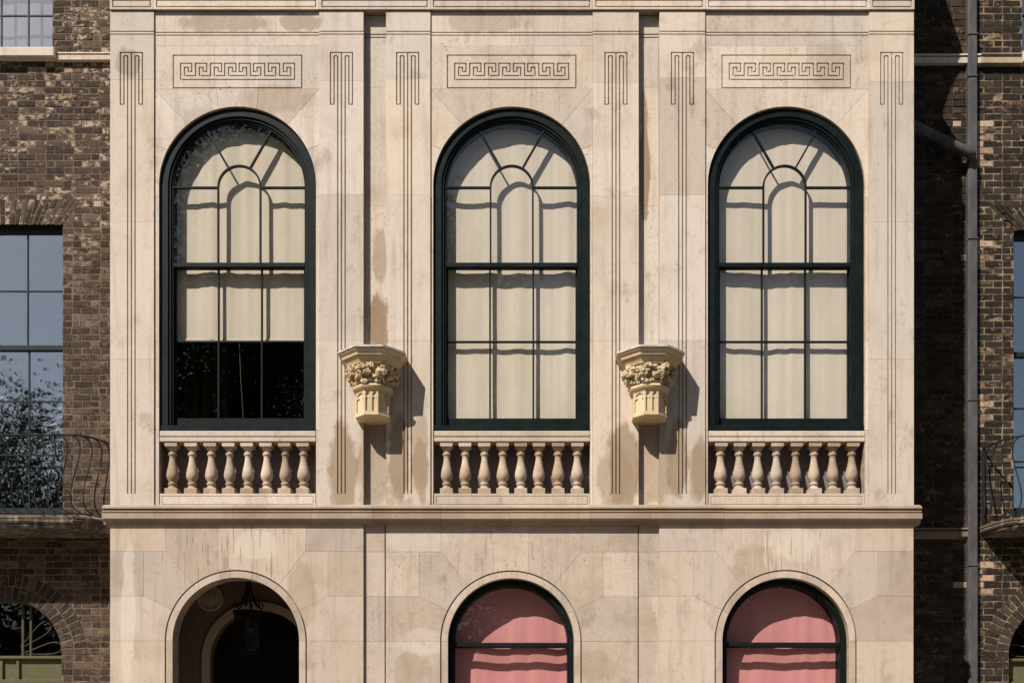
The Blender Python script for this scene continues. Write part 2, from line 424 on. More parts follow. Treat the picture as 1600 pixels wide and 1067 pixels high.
o = me.build('pavement', paving); o['kind'] = 'structure'

# ------------------------------------------------------------------ the stone facade
GROUND = HOR + CZ / S
fac = thing('stone_house', (0, 0, 0), 'pale limestone three bay house front projecting between dark brick houses', 'building')
mort = MB(); GW = 2.0
def st(poly, d0, mat=stone, th=30, name='stone', gap=.13, md=.25):
    d0 += rnd.uniform(-.12, .12)
    b = MB().prism(offset(poly, gap), d0, d0 + th, .2); o = b.build(name, mat, fac)
    mort.prism(poly, d0 + md + .2, d0 + th - 2); return o
def rst(x0, x1, y0, y1, d0, grooves, mat=stone, th=30, g=2.8):
    d0 += rnd.uniform(-.1, .1); q = .13
    b = MB().relief(x0 + q, x1 - q, y0 + q, y1 - q, d0, d0 + th, grooves, g); o = b.build('stone', mat, fac)
    mort.prism([(x0, y0), (x1, y0), (x1, y1), (x0, y1)], d0 + g + .6, d0 + th - 2); return o
def hl(x0, x1, y): return (x0, x1, y - GW / 2, y + GW / 2)
def vl(x, y0, y1): return (x - GW / 2, x + GW / 2, y0, y1)

PIL = [(172, 240.5, 205.2), (498.5, 568, 533.5), (603, 672.5, 637), (926, 998, 962.5), (1030.5, 1102, 1066.5), (1358, 1428, 1393.5)]
for k, (x0, x1, kc) in enumerate(PIL):
    G = [(x0, x1, 48.6, 50.4), (x0, x1, 53.0, 54.8), hl(kc - 17.2 - GW / 2, kc + 17.2 + GW / 2, 82.5), vl(kc, 82.5, 771)]
    for sg in (-1, 1):
        G += [vl(kc + sg * 17.2, 82, 164), vl(kc + sg * 11.6, 87.5, 164), vl(kc + sg * 5.8, 87.5, 771),
              hl(min(kc + sg * 17.2, kc + sg * 13), max(kc + sg * 17.2, kc + sg * 13), 163.3), hl(min(kc + sg * 11.6, kc + sg * 6), max(kc + sg * 11.6, kc + sg * 6), 87.7)]
    ys = [17.5, 124 + rnd.uniform(-3, 5), 347, 561, 791] if k in (0, 5) else [17.5, 124 + rnd.uniform(-3, 6), 306 + rnd.uniform(-2, 2), 532, 791]
    for a, b in zip(ys, ys[1:]): rst(x0, x1, a, b, 0, G)
# bays over the windows
BAY = [(369.5, 370.5), (799.2, 799.6), (1230, 1229.3)]
CY, RR = 288.2, 122.7
for bi, (bc, wc) in enumerate(BAY):
    x0, x1 = [(240.5, 498.5), (672.5, 926), (1102, 1358)][bi]; d = 2.5; kc = wc
    fl = [(x0, x1, 48.6, 50.4), (x0, x1, 53.0, 54.8)]
    sp = [x0, [430, 812, 1290][bi], x1]
    for a, b in zip(sp, sp[1:]): rst(a, b, 17.5, 70.5, d, fl)
    # meander panel
    G = [hl(kc - 100.8, kc + 101.2, 85.1), hl(kc - 100.8, kc + 101.2, 136.0), vl(kc - 100.6, 84.3, 136.8), vl(kc + 100.4, 84.3, 136.8), hl(kc - 87, kc + 89.8, 123.1)]
    outs = [-89.2, -65.8, -42.4, -20.1]
    def add(sg, a, b, y): G.append(hl(min(kc + sg * a, kc + sg * b), max(kc + sg * a, kc + sg * b), y))
    for i, u in enumerate(outs):
        nxt = outs[i + 1] + .8 if i < 3 else 0.
        for sg in (1, -1):
            G.append(vl(kc + sg * u, 97, 123.9 if i == 0 else 117.8)); add(sg, u - .8, u + 18.3, 97.8)
            G.append(vl(kc + sg * (u + 17.5), 97, 111.4)); add(sg, u + 13.6, u + 17.5, 110.7)
            G.append(vl(kc + sg * (u + 6.0), 103.2, 117.8)); add(sg, u + 5.2, u + 12.8, 104.0)
            G.append(vl(kc + sg * (u + 12.0), 103.2, 111.4)); add(sg, u + 8.4, nxt, 117.0)
    for a, b in ((x0, kc - 36), (kc - 36, kc + 33), (kc + 33, x1)): rst(a, b, 70.5, 138, d, G, g=2.6)
    for sg in (-1, 1):
        xe = x0 if sg < 0 else x1
        P = lambda t: (wc + sg * RR * math.sin(R(t)), CY - RR * math.cos(R(t)))
        A = lambda a, b: [P(a + (b - a) * i / 14) for i in range(15)]
        st([(xe, 138), (kc + sg * 33.2, 138)] + A(14, 39.5), d)
        st([(xe, 138)] + A(39.5, 63) + [(xe, 225)], d)
        st([(xe, 225)] + A(63, 90) + [(wc + sg * RR, 307), (xe, 307)], d)
        for a, b in ((307, 347), (347, 532), (532, 671), (671, 791)): st([(xe, a), (wc + sg * RR, a), (wc + sg * RR, b), (xe, b)], d)
    st([(kc - 33.2, 138), (kc + 33.2, 138)] + arc(wc, CY, RR, 14, -14), d)
# recesses between the pilasters
for (x0, x1) in ((567, 604), (997, 1031.5)):
    for a, b in zip([17.5, 130, 316, 541, 791], [130, 316, 541, 791]): rst(x0, x1, a, b, 11.5, [(x0, x1, 45.6, 47.8), (x0, x1, 50.5, 52.5)], th=20)
# top band with sunk panels
TB = [172, 240.5, 498.5, 672.5, 926, 1102, 1358, 1428]
for a, b in zip(TB, TB[1:]):
    rst(a, b, -9, 16.6, -2.6, [hl(a + 4.5, b - 4.5, 2.9), hl(a + 4.5, b - 4.5, 12.6), vl(a + 5, 2.2, 13.3), vl(b - 5, 2.2, 13.3)], th=60, g=2.0)
# ground storey
def low(poly, d, md=.25): return st(poly, d, stone_low, md=md)
GC = [368.5, 798.5, 1227.8]; GY = 1001
for gi, gc in enumerate(GC):
    x0, x1, d = [(172, 568, 0), (602.2, 997.2, 5), (1030, 1427.5, 0)][gi]
    for sg in (-1, 1):
        xe = x0 if sg < 0 else x1; xm = gc + sg * 144
        P = lambda t, r=110.9: (gc + sg * r * math.sin(R(t)), GY - r * math.cos(R(t)))
        A = lambda a, b: [P(a + (b - a) * i / 14) for i in range(15)]
        low([(xe, 819), (gc + sg * 111, 819), (gc + sg * 109, 861), (xe, 861)], d)
        low([(xe, 861), (xm, 861), (xm, 931), (xe, 931)], d)
        low([(xe, 931), (xm, 931)] + A(64, 90) + [(xe, 1001)], d)
        low([(xm, 861), (gc + sg * 109, 861)] + A(37.5, 64) + [(xm, 931)], d)
        low([(gc + sg * 29, 819), (gc + sg * 111, 819), (gc + sg * 109, 861)] + A(37.5, 14), d)
        for a, b in ((1001, 1071), (1071, 1141), (1141, 1211), (1211, 1281), (1281, 1345), (1345, GROUND)): low([(xe, a), (gc + sg * 110.9, a), (gc + sg * 110.9, b), (xe, b)], d)
        for a, b in ((1001, 1141), (1141, 1281), (1281, GROUND)): low([(gc + sg * 109, a), (gc + sg * 98.8, a), (gc + sg * 98.8, b), (gc + sg * 109, b)], d)
        for t0, t1 in ((14, 37.5), (37.5, 64), (64, 90)):
            low([(gc + sg * 109 * math.sin(R(t0 + (t1 - t0) * i / 10)), GY - 109 * math.cos(R(t0 + (t1 - t0) * i / 10))) for i in range(11)] +
                [(gc + sg * 98.8 * math.sin(R(t1 + (t0 - t1) * i / 10)), GY - 98.8 * math.cos(R(t1 + (t0 - t1) * i / 10))) for i in range(11)], d)
        mort.prism(A(0, 90) + [(gc + sg * 110.9, GROUND), (gc + sg * 100, GROUND)] + [(gc + sg * 100 * math.sin(R(q)), GY - 100 * math.cos(R(q))) for q in range(90, -1, -6)], d + 2.6, d + 28)
    low([(gc - 29, 819), (gc + 29, 819)] + arc(gc, GY, 110.9, 14, -14), d)
    low(arc(gc, GY, 109, -14, 14, 10) + arc(gc, GY, 98.8, 14, -14, 10), d)
for (x0, x1) in ((567, 600.6), (998.8, 1031)):
    for a, b in zip([819, 861, 931, 1001, 1071, 1141, 1211, 1281, 1345], [861, 931, 1001, 1071, 1141, 1211, 1281, 1345, GROUND]): low([(x0, a), (x1, a), (x1, b), (x0, b)], 5)
    mort.box(x0 - 3, x1 + 4, 819, GROUND, 8, 30)
mort.build('mortar_joint', mortar_s, fac)
# string course
Q0 = 176
PR = [(12, 788.5), (0, 788.5), (-8.8, 793.2), (-9.2, 796.0), (-4, 796.4), (-4, 798.6), (-7.8, 799.0), (-7.8, 801.0), (-4.5, 801.4), (-4.5, 803.0), (-9.6, 803.4), (-10, 811.8), (-4, 812.8), (-2.2, 815.5), (-1.2, 819.2), (12, 819.2)]
XS = [162.3, 244.5, 366.5, 489, 583, 690, 797, 922, 1015, 1130, 1245, 1350, 1437.6]
for a, b in zip(XS, XS[1:]):
    dz = rnd.uniform(-.25, .25)
    MB().profile(a + .15, b - .15, [(d if d > 5 else d + dz, y + dz * .5) for d, y in PR]).build('string_course_stone', stone_band, fac)
for a, b in ((162.3, 173), (1427, 1437.6)):
    MB().profile(a, b, [(Q0, 788.5)] + [(9, 788.5), (9, 819.2)] + [(Q0, 819.2)]).build('string_course_return', stone_band, fac)
# side walls, roof over the front, set-back attic
b = MB(); b.box(173, 184, 8, 788, 26, 177).box(1416, 1427, 8, 788, 26, 177).box(173, 184, 820, GROUND, 26, 177).box(1416, 1427, 820, GROUND, 26, 177)
b.build('side_wall', stone, fac)
MB().box(176, 1424, -9, -3, 40, 177).build('roof_slab', stone_dark, fac)
MB().box(174, 1426, -103, -9.2, 2, 177).build('parapet', stone, fac)
MB().box(176, 1424, -420, -103.2, 38, 177).build('attic_wall', stone, fac)
for a, b in ((172.5, 248), (1352, 1427.5)):
    MB().profile(a, b, [(40, -118), (38, -127), (24, -180), (9, -222), (2, -245), (2, -268), (37, -310), (40, -310)]).build('attic_shadow_block', stone, fac)  # unseen end block, profile shaped to cast the notched shadow on the right brick

# ------------------------------------------------------------------ windows of the front
def u_ring(cx, cy, r0, r1, yb):                         # an arched ring, open at the foot
    return [(cx - r0, yb)] + arc(cx, cy, r0, -90, 90, 40) + [(cx + r0, yb), (cx + r1, yb)] + arc(cx, cy, r1, 90, -90, 40) + [(cx - r1, yb)]
def pane(poly, d, par, mat=glass, ref=0.): return MB(ref).prism(poly, d, d + .55).build('pane', mat, par)

def arched_window(wc):
    b = MB(); b.prism(u_ring(wc, CY, RR - .3, 110, 662.5), 7, 32, .5); b.prism(u_ring(wc, CY, 110.2, 106, 662.5), 9.5, 32, .7); b.prism(u_ring(wc, CY, 106.2, 103, 662.5), 12, 32, .7)
    b.box(wc - RR + .3, wc + RR - .3, 662.5, 671.6, 5, 32, .6)
    win = b.build('window', green, fac)
    g = 14.5; rl = 34.6; ly = 285.2; bw = 2.7
    rail = MB().box(wc - 103.3, wc + 103.3, 405.2, 412.2, 11, 23.5, .5).build('meeting_rail', green, win)
    loop = [(wc - rl, 405)] + arc(wc, ly, rl, -90, 90, 26) + [(wc + rl, 405)]; inn = [(wc + rl - bw, 405)] + arc(wc, ly, rl - bw, 90, -90, 26) + [(wc - rl + bw, 405)]
    MB().prism(loop + inn, g - 2.4, g + 2.6, .3).build('muntin', green_bar, win)
    for sg in (-1, 1):
        MB().bar((wc + sg * 104, 286.3), (wc + sg * (rl - .6), 286.3), bw, g - 2.4, g + 2.6, .3).build('muntin', green_bar, win)
        a = R(29); r0, r1 = rl - .6, 104.5
        MB().bar((wc + sg * r0 * math.sin(R(30)), ly - r0 * math.cos(R(30))), (wc + sg * r1 * math.sin(a), CY - r1 * math.cos(a)), bw, g - 2.4, g + 2.6, .3).build('muntin', green_bar, win)
    # lower sash
    b = MB(); b.box(wc - 103.2, wc - 100.8, 412, 652, 18.5, 24).box(wc + 100.8, wc + 103.2, 412, 652, 18.5, 24).box(wc - 103.2, wc + 103.2, 648, 662.6, 17.5, 24, .4)
    b.build('sash', green, win)
    g2 = 21
    for x in (-34.3, 34.1): MB().box(wc + x - 1.35, wc + x + 1.35, 412.1, 648.2, g2 - 2.2, g2 + 2.4, .3).build('muntin', green_bar, win)
    yh = 526.5
    for xa, xb in ((-101, -35.5), (-33.1, 32.9), (35.3, 101)): MB().box(wc + xa, wc + xb, yh - 1.3, yh + 1.3, g2 - 2.2, g2 + 2.4, .3).build('muntin', green_bar, win)
    # panes
    pane([(wc - 33.2, 405.3)] + arc(wc, ly, 33.2, -90, 90, 20) + [(wc + 33.2, 405.3)], g, win)
    q = 103.6; pr = 34
    for sg in (-1, 1):
        pane([(wc + sg * q, 286.4), (wc + sg * pr, 286.4), (wc + sg * pr, 405.3), (wc + sg * q, 405.3)], g, win)
        pane([(wc + sg * q * math.sin(R(t)), CY - q * math.cos(R(t))) for t in [29 + 61 * i / 14 for i in range(15)]] + [(wc + sg * pr * math.sin(R(t)), ly - pr * math.cos(R(t))) for t in [90 - 60 * i / 10 for i in range(11)]], g, win)
    pane(arc(wc, CY, q, -29, 29, 16) + arc(wc, ly, pr, 30, -30, 10), g, win)
    for xa, xb in ((-101.5, -34.3), (-34.3, 34.1), (34.1, 101.5)):
        for ya, yb in ((412, yh), (yh, 648.5)): pane([(wc + xa, ya), (wc + xb, ya), (wc + xb, yb), (wc + xa, yb)], g2, win)
    # room behind
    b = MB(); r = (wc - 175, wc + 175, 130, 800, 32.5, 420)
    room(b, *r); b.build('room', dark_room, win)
    return win
def room(b, x0, x1, y0, y1, d0, d1):
    P = {}
    for i, x in enumerate((x0, x1)):
        for j, y in enumerate((y0, y1)):
            for k, d in enumerate((d0, d1)): P[i, j, k] = b.P(x, y, d)
    b.f += [[P[0, 0, 1], P[1, 0, 1], P[1, 1, 1], P[0, 1, 1]], [P[0, 0, 0], P[0, 0, 1], P[0, 1, 1], P[0, 1, 0]], [P[1, 0, 0], P[1, 0, 1], P[1, 1, 1], P[1, 1, 0]],
            [P[0, 0, 0], P[1, 0, 0], P[1, 0, 1], P[0, 0, 1]], [P[0, 1, 0], P[1, 1, 0], P[1, 1, 1], P[0, 1, 1]]]
for bc, wc in BAY: arched_window(wc)

def blind(name, label, group, xa, xb, ya, yb, d, mat, seed, amp=1.0, hem=True, ref=0., fold=.45):
    t = thing(name, Wd((xa + xb) / 2, yb, d, ref), label, 'blind', group)
    nx, ny = 110, 30; b = MB(ref)
    def dep(x, y):
        u = (x - xa) / 60; v = (y - ya) / 260
        return d + amp * (1.5 * noise.noise((u * 1.6, v * .55, seed)) + 1.0 * noise.noise((u * 4., v * .5, seed + 9)) + .5 * noise.noise((u * .7, v * 3., seed + 3)) + fold * noise.noise((u * 7.5, v * .35, seed + 5)))
    for th in (0, .6):
        base = len(b.v)
        for j in range(ny + 1):
            for i in range(nx + 1):
                x = xa + (xb - xa) * i / nx; y = ya + (yb - ya) * j / ny; b.P(x, y, dep(x, y) + th)
        for j in range(ny):
            for i in range(nx):
                q = base + j * (nx + 1) + i; b.f.append([q, q + 1, q + nx + 2, q + nx + 1])
    b.build('cloth', mat, t, smooth=True, recalc=False)
    if hem: MB(ref).box(xa, xb, yb - 1.5, yb + 2, d - .8, d + 1.6, .4).build('bottom_bar', mat, t)
    MB(ref).tube([(xa - 3, ya, d + 4), (xb + 3, ya, d + 4)], 3.4, 10).build('roller', mat, t)
    return t
bl = blind('roller_blind', 'cream roller blind half raised in the left upper window, dark room showing under it', 'cream blinds in the arched windows', 249, 492, 158, 519.5, 30, cream, 1.3)
bl = MB().tube([(367, 516, 31), (366.5, 525, 30), (369, 580, 29), (373, 647, 29)], .5, 6).build('pull_cord', olive, bl)
blind('roller_blind', 'cream roller blind drawn fully down in the middle upper window, between the two carved brackets', 'cream blinds in the arched windows', 678, 921, 158, 668, 30, cream, 4.2)
blind('roller_blind', 'cream roller blind drawn fully down in the right upper window, beside the shadowed brick wall', 'cream blinds in the arched windows', 1107, 1351, 158, 668, 30, cream, 7.7, .8)
# things standing in the room behind the half-raised blind
t = thing('curtain', Wd(300, 800, 120), 'dull brown curtain hanging inside the dark left upper window', 'curtain')
b = MB()
pts = [(252 + i * 3.2, 120 + 5 * math.sin(i * 1.1)) for i in range(24)]
for th in (0, 1.5):
    v0 = len(b.v)
    for (x, dd) in pts: b.P(x, 430, dd + th); b.P(x, 798, dd + th)
    for i in range(len(pts) - 1): b.f.append([v0 + 2 * i, v0 + 2 * i + 1, v0 + 2 * i + 3, v0 + 2 * i + 2])
b.build('drape', drape, t, smooth=True, recalc=False)
t = thing('cabinet', Wd(455, 800, 150), 'dull red cabinet inside the dark left upper window', 'cabinet')
MB().box(415, 500, 560, 798, 140, 200, 1).build('body', redc, t); MB().box(412, 503, 553, 560, 137, 203, 1).build('top', drape, t)

# ground storey windows with pink blinds
for gi in (1, 2):
    gc = GC[gi]; d0 = 5 if gi == 1 else 0
    b = MB(); b.prism(u_ring(gc, GY, 98.4, 91, 1340), d0 + 12, d0 + 42, .5); b.prism(u_ring(gc, GY, 91.2, 89.2, 1340), d0 + 15, d0 + 42, .5); b.box(gc - 98.4, gc + 98.4, 1340, 1350, d0 + 8, d0 + 42)
    win = b.build('window', green, fac)
    MB().box(gc - 89, gc + 89, 1001.5, 1007.8, d0 + 14.5, d0 + 19.5, .5).build('meeting_rail', green_bar, win)
    MB().box(gc - 89, gc + 89, 1001.5, 1008.2, d0 + 33, d0 + 36.5, .5).build('sash_rail', green_bar, win)
    for ya, yb in ((0, 1),):
        pane(arc(gc, GY, 89, -90, 90, 30) + [(gc + 89, 1004), (gc - 89, 1004)], d0 + 17, win)
        pane([(gc - 89, 1005), (gc + 89, 1005), (gc + 89, 1340), (gc - 89, 1340)], d0 + 34.5, win)
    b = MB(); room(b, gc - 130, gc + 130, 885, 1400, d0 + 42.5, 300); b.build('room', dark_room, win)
    lab = 'pink roller blind in the middle ground floor arched window' if gi == 1 else 'pink roller blind in the right ground floor arched window, nearest the downpipe'
    blind('roller_blind', lab, 'pink blinds in the ground floor windows', gc - 97, gc + 97, 896, 1345, d0 + 41, pink, 3.3 + gi * 2.1, 1.3, fold=.12)

# open loggia behind the left ground arch
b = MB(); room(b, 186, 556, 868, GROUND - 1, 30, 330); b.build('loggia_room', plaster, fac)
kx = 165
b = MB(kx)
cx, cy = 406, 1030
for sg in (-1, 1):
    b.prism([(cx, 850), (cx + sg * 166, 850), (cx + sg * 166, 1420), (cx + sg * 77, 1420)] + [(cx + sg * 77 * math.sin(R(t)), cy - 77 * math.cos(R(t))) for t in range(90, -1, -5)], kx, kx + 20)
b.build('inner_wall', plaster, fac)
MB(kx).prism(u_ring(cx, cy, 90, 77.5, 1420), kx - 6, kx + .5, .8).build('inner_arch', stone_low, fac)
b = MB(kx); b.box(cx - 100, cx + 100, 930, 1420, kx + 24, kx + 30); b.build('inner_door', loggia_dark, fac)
t = thing('wall_roundel', Wd(329, 952, kx - 4, kx), 'round pale plaster roundel on the dark inner wall of the porch', 'roundel')
def disc(b, cx, cy, prof, n=28):
    rings = [[b.P(cx + r * math.cos(2 * math.pi * i / n), cy + r * math.sin(2 * math.pi * i / n), d) for i in range(n)] for r, d in prof]
    for a, c in zip(rings, rings[1:]):
        for i in range(n): j = (i + 1) % n; b.f.append([a[i], a[j], c[j], c[i]])
    b.f.append(rings[0]); b.f.append(rings[-1][::-1]); return b
b = MB(kx); disc(b, 329, 934, [(16, kx - 1.5), (17, kx - 4), (20, kx - 4), (21, kx - 1), (21, kx + .5)]); b.build('rim', stone_low, t, smooth=True)
b = MB(kx); disc(b, 329, 934, [(5, kx - 4), (11, kx - 3), (16, kx - 1.2), (16, kx)]); b.build('medallion', stone_low, t, smooth=True)
# hanging lantern
t = thing('hanging_lantern', Wd(388, 862, 100, 100), 'black hexagonal glazed lantern hanging inside the dark left archway', 'lantern')
Lx = 388.5; LR = 100
def hexring(b, y0, y1, r0, r1): b.lathe(Lx, LR, [(y0, r0), (y1, r0), (y1, r1), (y0, r1), (y0, r0)], 6, False)
b = MB(LR); b.tube([(Lx, 850, LR), (Lx, 905, LR)], 1.2, 6); b.build('chain', blackm, t)
b = MB(LR).lathe(Lx, LR, [(905, .5), (908, 3), (912, 5), (916, 3), (920, 6), (924, 3.2), (928, 2)], 10); b.build('finial', blackm, t, smooth=True)
for i in range(6):
    a = 2 * math.pi * (i + .5) / 6; ca, sa = math.cos(a), math.sin(a)
    MB(LR).tube([(Lx + q * ca, y, LR + q * sa) for q, y in ((2, 918), (6, 926), (10, 938), (17, 948), (22, 949), (23, 944), (20.5, 941))], 1.3, 6).build('arm', blackm, t)
    MB(LR).tube([(Lx + 22 * ca, 957, LR + 22 * sa), (Lx + 22 * ca, 1021, LR + 22 * sa)], 1.2, 6).build('corner_bar', blackm, t)
    a2 = 2 * math.pi * (i + 1.5) / 6
    b = MB(LR); v = [b.P(Lx + 21.5 * math.cos(q), y, LR + 21.5 * math.sin(q)) for q, y in ((a, 960), (a2, 960), (a2, 1019), (a, 1019))]; b.f.append(v); b.build('pane', glass_lan, t, recalc=False)
b = MB(LR); hexring(b, 954, 961, 24.5, 20.5); b.build('top_rim', blackm, t)
b = MB(LR); hexring(b, 1018, 1023, 24, 20); b.build('bottom_rim', blackm, t)
b = MB(LR).lathe(Lx, LR, [(985, 3), (1012, 3.4), (1014, 6), (1018, 6)], 10); b.build('candle', blackm, t)

# ------------------------------------------------------------------ stone balustrades
BX = [[269, 299.7, 329.7, 358.5, 387, 416.5, 445.5, 474], [698, 726.9, 757.0, 785.6, 813.8, 842, 872, 902], [1126, 1155.2, 1184.2, 1213.6, 1243.6, 1272.4, 1301.6, 1331.4]]
BL = ['stone balustrade of eight vase balusters under the left upper window with the half raised blind',
      'stone balustrade of eight vase balusters under the middle upper window, above a pink blind',
      'stone balustrade of eight vase balusters under the right upper window, end nearest the shadowed brick']
PB = [(696.5, 8.6), (698.3, 8.4), (700.5, 6.0), (703.2, 5.4), (704.5, 5.2), (705.4, 6.6), (707, 7.0), (708.4, 6.4), (709.4, 5.4), (711, 4.9), (715, 5.1), (720, 5.9), (727, 7.4), (734, 9.0), (739.5, 9.7), (743.5, 9.3), (747, 7.6), (750, 5.6), (751, 5.4), (752, 7.2), (754, 7.5), (755.4, 6.9), (756.2, 5.9), (757.8, 6.2), (760, 8.2), (761.6, 8.8)]
for bi, (bc, wc) in enumerate(BAY):
    t = thing('balustrade', Wd(wc, 791, 10), BL[bi], 'balustrade', 'stone balustrades under the arched windows')
    xa, xb = wc - 121.5, wc + 122
    MB().profile(xa, xb, [(30, 671.8), (4.5, 671.8), (1.8, 673.2), (1.8, 680), (3.2, 680.6), (3.2, 682), (1.4, 682.4), (1.4, 688.6), (30, 688.6)]).build('handrail', stone, t)
    b = MB().relief(xa, xb, 770.3, 790.6, 2.2, 30, [(xa + 3, xb - 3, 773.6, 774.5), (xa + 3, xb - 3, 786.6, 787.5), (xa + 3, xa + 3.9, 773.6, 787.5), (xb - 3.9, xb - 3, 773.6, 787.5)], 1.2); b.build('plinth', stone, t)
    for x in BX[bi]:
        cd = 13.; b = MB(); k = 1.006
        x = 800 + (x - 800) * k
        jl = rnd.uniform(.95, 1.04)
        b.lathe(x, cd, [(y, r * jl) for y, r in PB], 18)
        bal = b.build('baluster', stone_rail, t, smooth=True)
        MB().prism([(x - 10, 688.4), (x + 10, 688.4), (x + 10, 694.6), (x + 8.8, 696.6), (x - 8.8, 696.6), (x - 10, 694.6)], cd - 10, cd + 10, .5).build('abacus', stone_rail, bal); MB().box(x - 10, x + 10, 761.5, 770.5, cd - 10, cd + 10, .6).build('base_block', stone_rail, bal)
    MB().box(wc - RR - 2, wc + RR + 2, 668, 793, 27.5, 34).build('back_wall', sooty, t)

# ------------------------------------------------------------------ gothic brackets
def octring(cx, cd, w, y, ncol=None):
    a = w * math.tan(R(22.5))
    return [(cx - w, cd + w * .0 + 30, y), (cx - w, cd - a, y), (cx - a, cd - w, y), (cx + a, cd - w, y), (cx + w, cd - a, y), (cx + w, cd + 30, y)]
def bracket(cx, label):
    t = thing('carved_bracket', Wd(cx, 661, 0), label, 'bracket', 'gothic brackets between the windows')
    cd = -11
    def loft(prof, name, mat, sm=False):
        b = MB(); rs = [[b.P(x, yy, d) for x, d, yy in octring(cx, cd, w, y)] for w, y in prof]
        for a, c in zip(rs, rs[1:]):
            for i in range(6): j = (i + 1) % 6; b.f.append([a[i], a[j], c[j], c[i]])
        b.f.append(rs[0][::-1]); b.f.append(rs[-1]); return b.build(name, mat, t, smooth=sm)
    loft([(40, 559.6), (51.8, 561.6), (52, 564.2), (50.5, 564.8)], 'lead_cap', lead_b)
    loft([(50.0, 564.3), (49.6, 567), (46.6, 569.5), (45.8, 572), (45.6, 573.5), (43.0, 574), (42.6, 576), (40.4, 579), (38.8, 582), (38.4, 583.6), (34.5, 584.6), (32.5, 588), (30.4, 596), (28.4, 604), (26.6, 612)], 'moulded_top', stone_cap)
    # torus
    loft([(26.4, 611), (29.4, 612.2), (30.8, 614.6), (30.2, 617.2), (27.8, 619.6), (25.4, 621)], 'torus', stone_cap, True)
    # foliage: curled leaf lumps round the bell
    b = MB(); rr = random.Random(int(cx))
    def lump(X, Y, d, r, ax):
        n1, n2 = 10, 7; base = len(b.v); ph = rr.random() * 9
        for i in range(n2 + 1):
            th = math.pi * i / n2
            for j in range(n1):
                a = 2 * math.pi * j / n1; k = r * (1 + .50 * noise.noise((X * .3 + math.cos(a) * 2.2, Y * .3 + math.sin(a) * 2.2, th * 2.0 + ph)) + .25 * math.cos(3 * a + ph))
                b.P(X + k * math.sin(th) * math.cos(a) * ax, Y + k * math.cos(th), d + k * math.sin(th) * math.sin(a) * .9)
        for i in range(n2):
            for j in range(n1):
                j2 = (j + 1) % n1; b.f.append([base + i * n1 + j, base + i * n1 + j2, base + (i + 1) * n1 + j2, base + (i + 1) * n1 + j])
    def on_ring(w, u):
        pts = octring(cx, cd, w, 0)[0:6]; pts = [(pts[0][0], cd + 12), (pts[1][0], pts[1][1]), (pts[2][0], pts[2][1]), (pts[3][0], pts[3][1]), (pts[4][0], pts[4][1]), (pts[5][0], cd + 12)]
        L = [math.dist(p, q) for p, q in zip(pts, pts[1:])]; s_ = u * sum(L)
        for (p, q), l in zip(zip(pts, pts[1:]), L):
            if s_ <= l: k = s_ / l; return p[0] + (q[0] - p[0]) * k, p[1] + (q[1] - p[1]) * k
            s_ -= l
        return pts[-1]
    for row, (w, y, r, n) in enumerate(((37.4, 587.5, 4.6, 26), (35.6, 594, 5.0, 24), (32.8, 601, 4.4, 24), (29.8, 607.5, 3.2, 22), (39.4, 589.5, 2.0, 40), (36.4, 598, 1.9, 40))):
        for i in range(n):
            u = (i + rr.uniform(.1, .9)) / n; x, d = on_ring(w + rr.uniform(-1.6, 1.4), u)
            if row != 3 and math.sin(u * 30 + row * 1.7) < -.35: continue
            lump(x, y + rr.uniform(-2, 2), d, r * rr.uniform(.6, 1.15), rr.uniform(.7, 1.5))
    b.build('leaf_carving', stone_cap, t)
    # traceried shaft
    w = 25.6; a = w * math.tan(R(22.5)); y0, y1 = 620, 657
    loft([(w - 2.4, y0 - 1), (w - 2.4, y1)], 'shaft_core', stone_cap)
    corners = [(cx - w, cd + 22), (cx - w, cd - a), (cx - a, cd - w), (cx + a, cd - w), (cx + w, cd - a), (cx + w, cd + 22)]
    for fi, (p, q) in enumerate(zip(corners, corners[1:])):
        L = math.dist(p, q); n = 2 if fi in (0, 4) else 2 if fi == 2 else 1
        ux, ud = (q[0] - p[0]) / L, (q[1] - p[1]) / L; nx, nd = ud, -ux                    # outward = towards smaller d
        if nx * ((p[0] + q[0]) / 2 - cx) + nd * ((p[1] + q[1]) / 2 - cd) < 0: nx, nd = -nx, -nd
        def plate(poly, z0, z1):
            c = MB(); f0 = [c.P(p[0] + ux * u + nx * z0, y, p[1] + ud * u + nd * z0) for u, y in poly]; f1 = [c.P(p[0] + ux * u + nx * z1, y, p[1] + ud * u + nd * z1) for u, y in poly]
            c.f += [f0, f1[::-1]] + [[f0[i], f1[i], f1[(i + 1) % len(poly)], f0[(i + 1) % len(poly)]] for i in range(len(poly))]; return c
        pw = L / n; parts = MB()
        def push(c):
            o = len(parts.v); parts.v += c.v; parts.f += [[i + o for i in f] for f in c.f]
        push(plate([(0, y0 - 1), (L, y0 - 1), (L, y0 + 3), (0, y0 + 3)], 0, -3)); push(plate([(0, y1 - 4), (L, y1 - 4), (L, y1), (0, y1)], .3, -3))
        for k in range(n + 1):
            u = k * pw; hw = 1.5 if 0 < k < n else 1.9
            push(plate([(max(0, u - hw), y0), (min(L, u + hw), y0), (min(L, u + hw), y1), (max(0, u - hw), y1)], .15, -3))
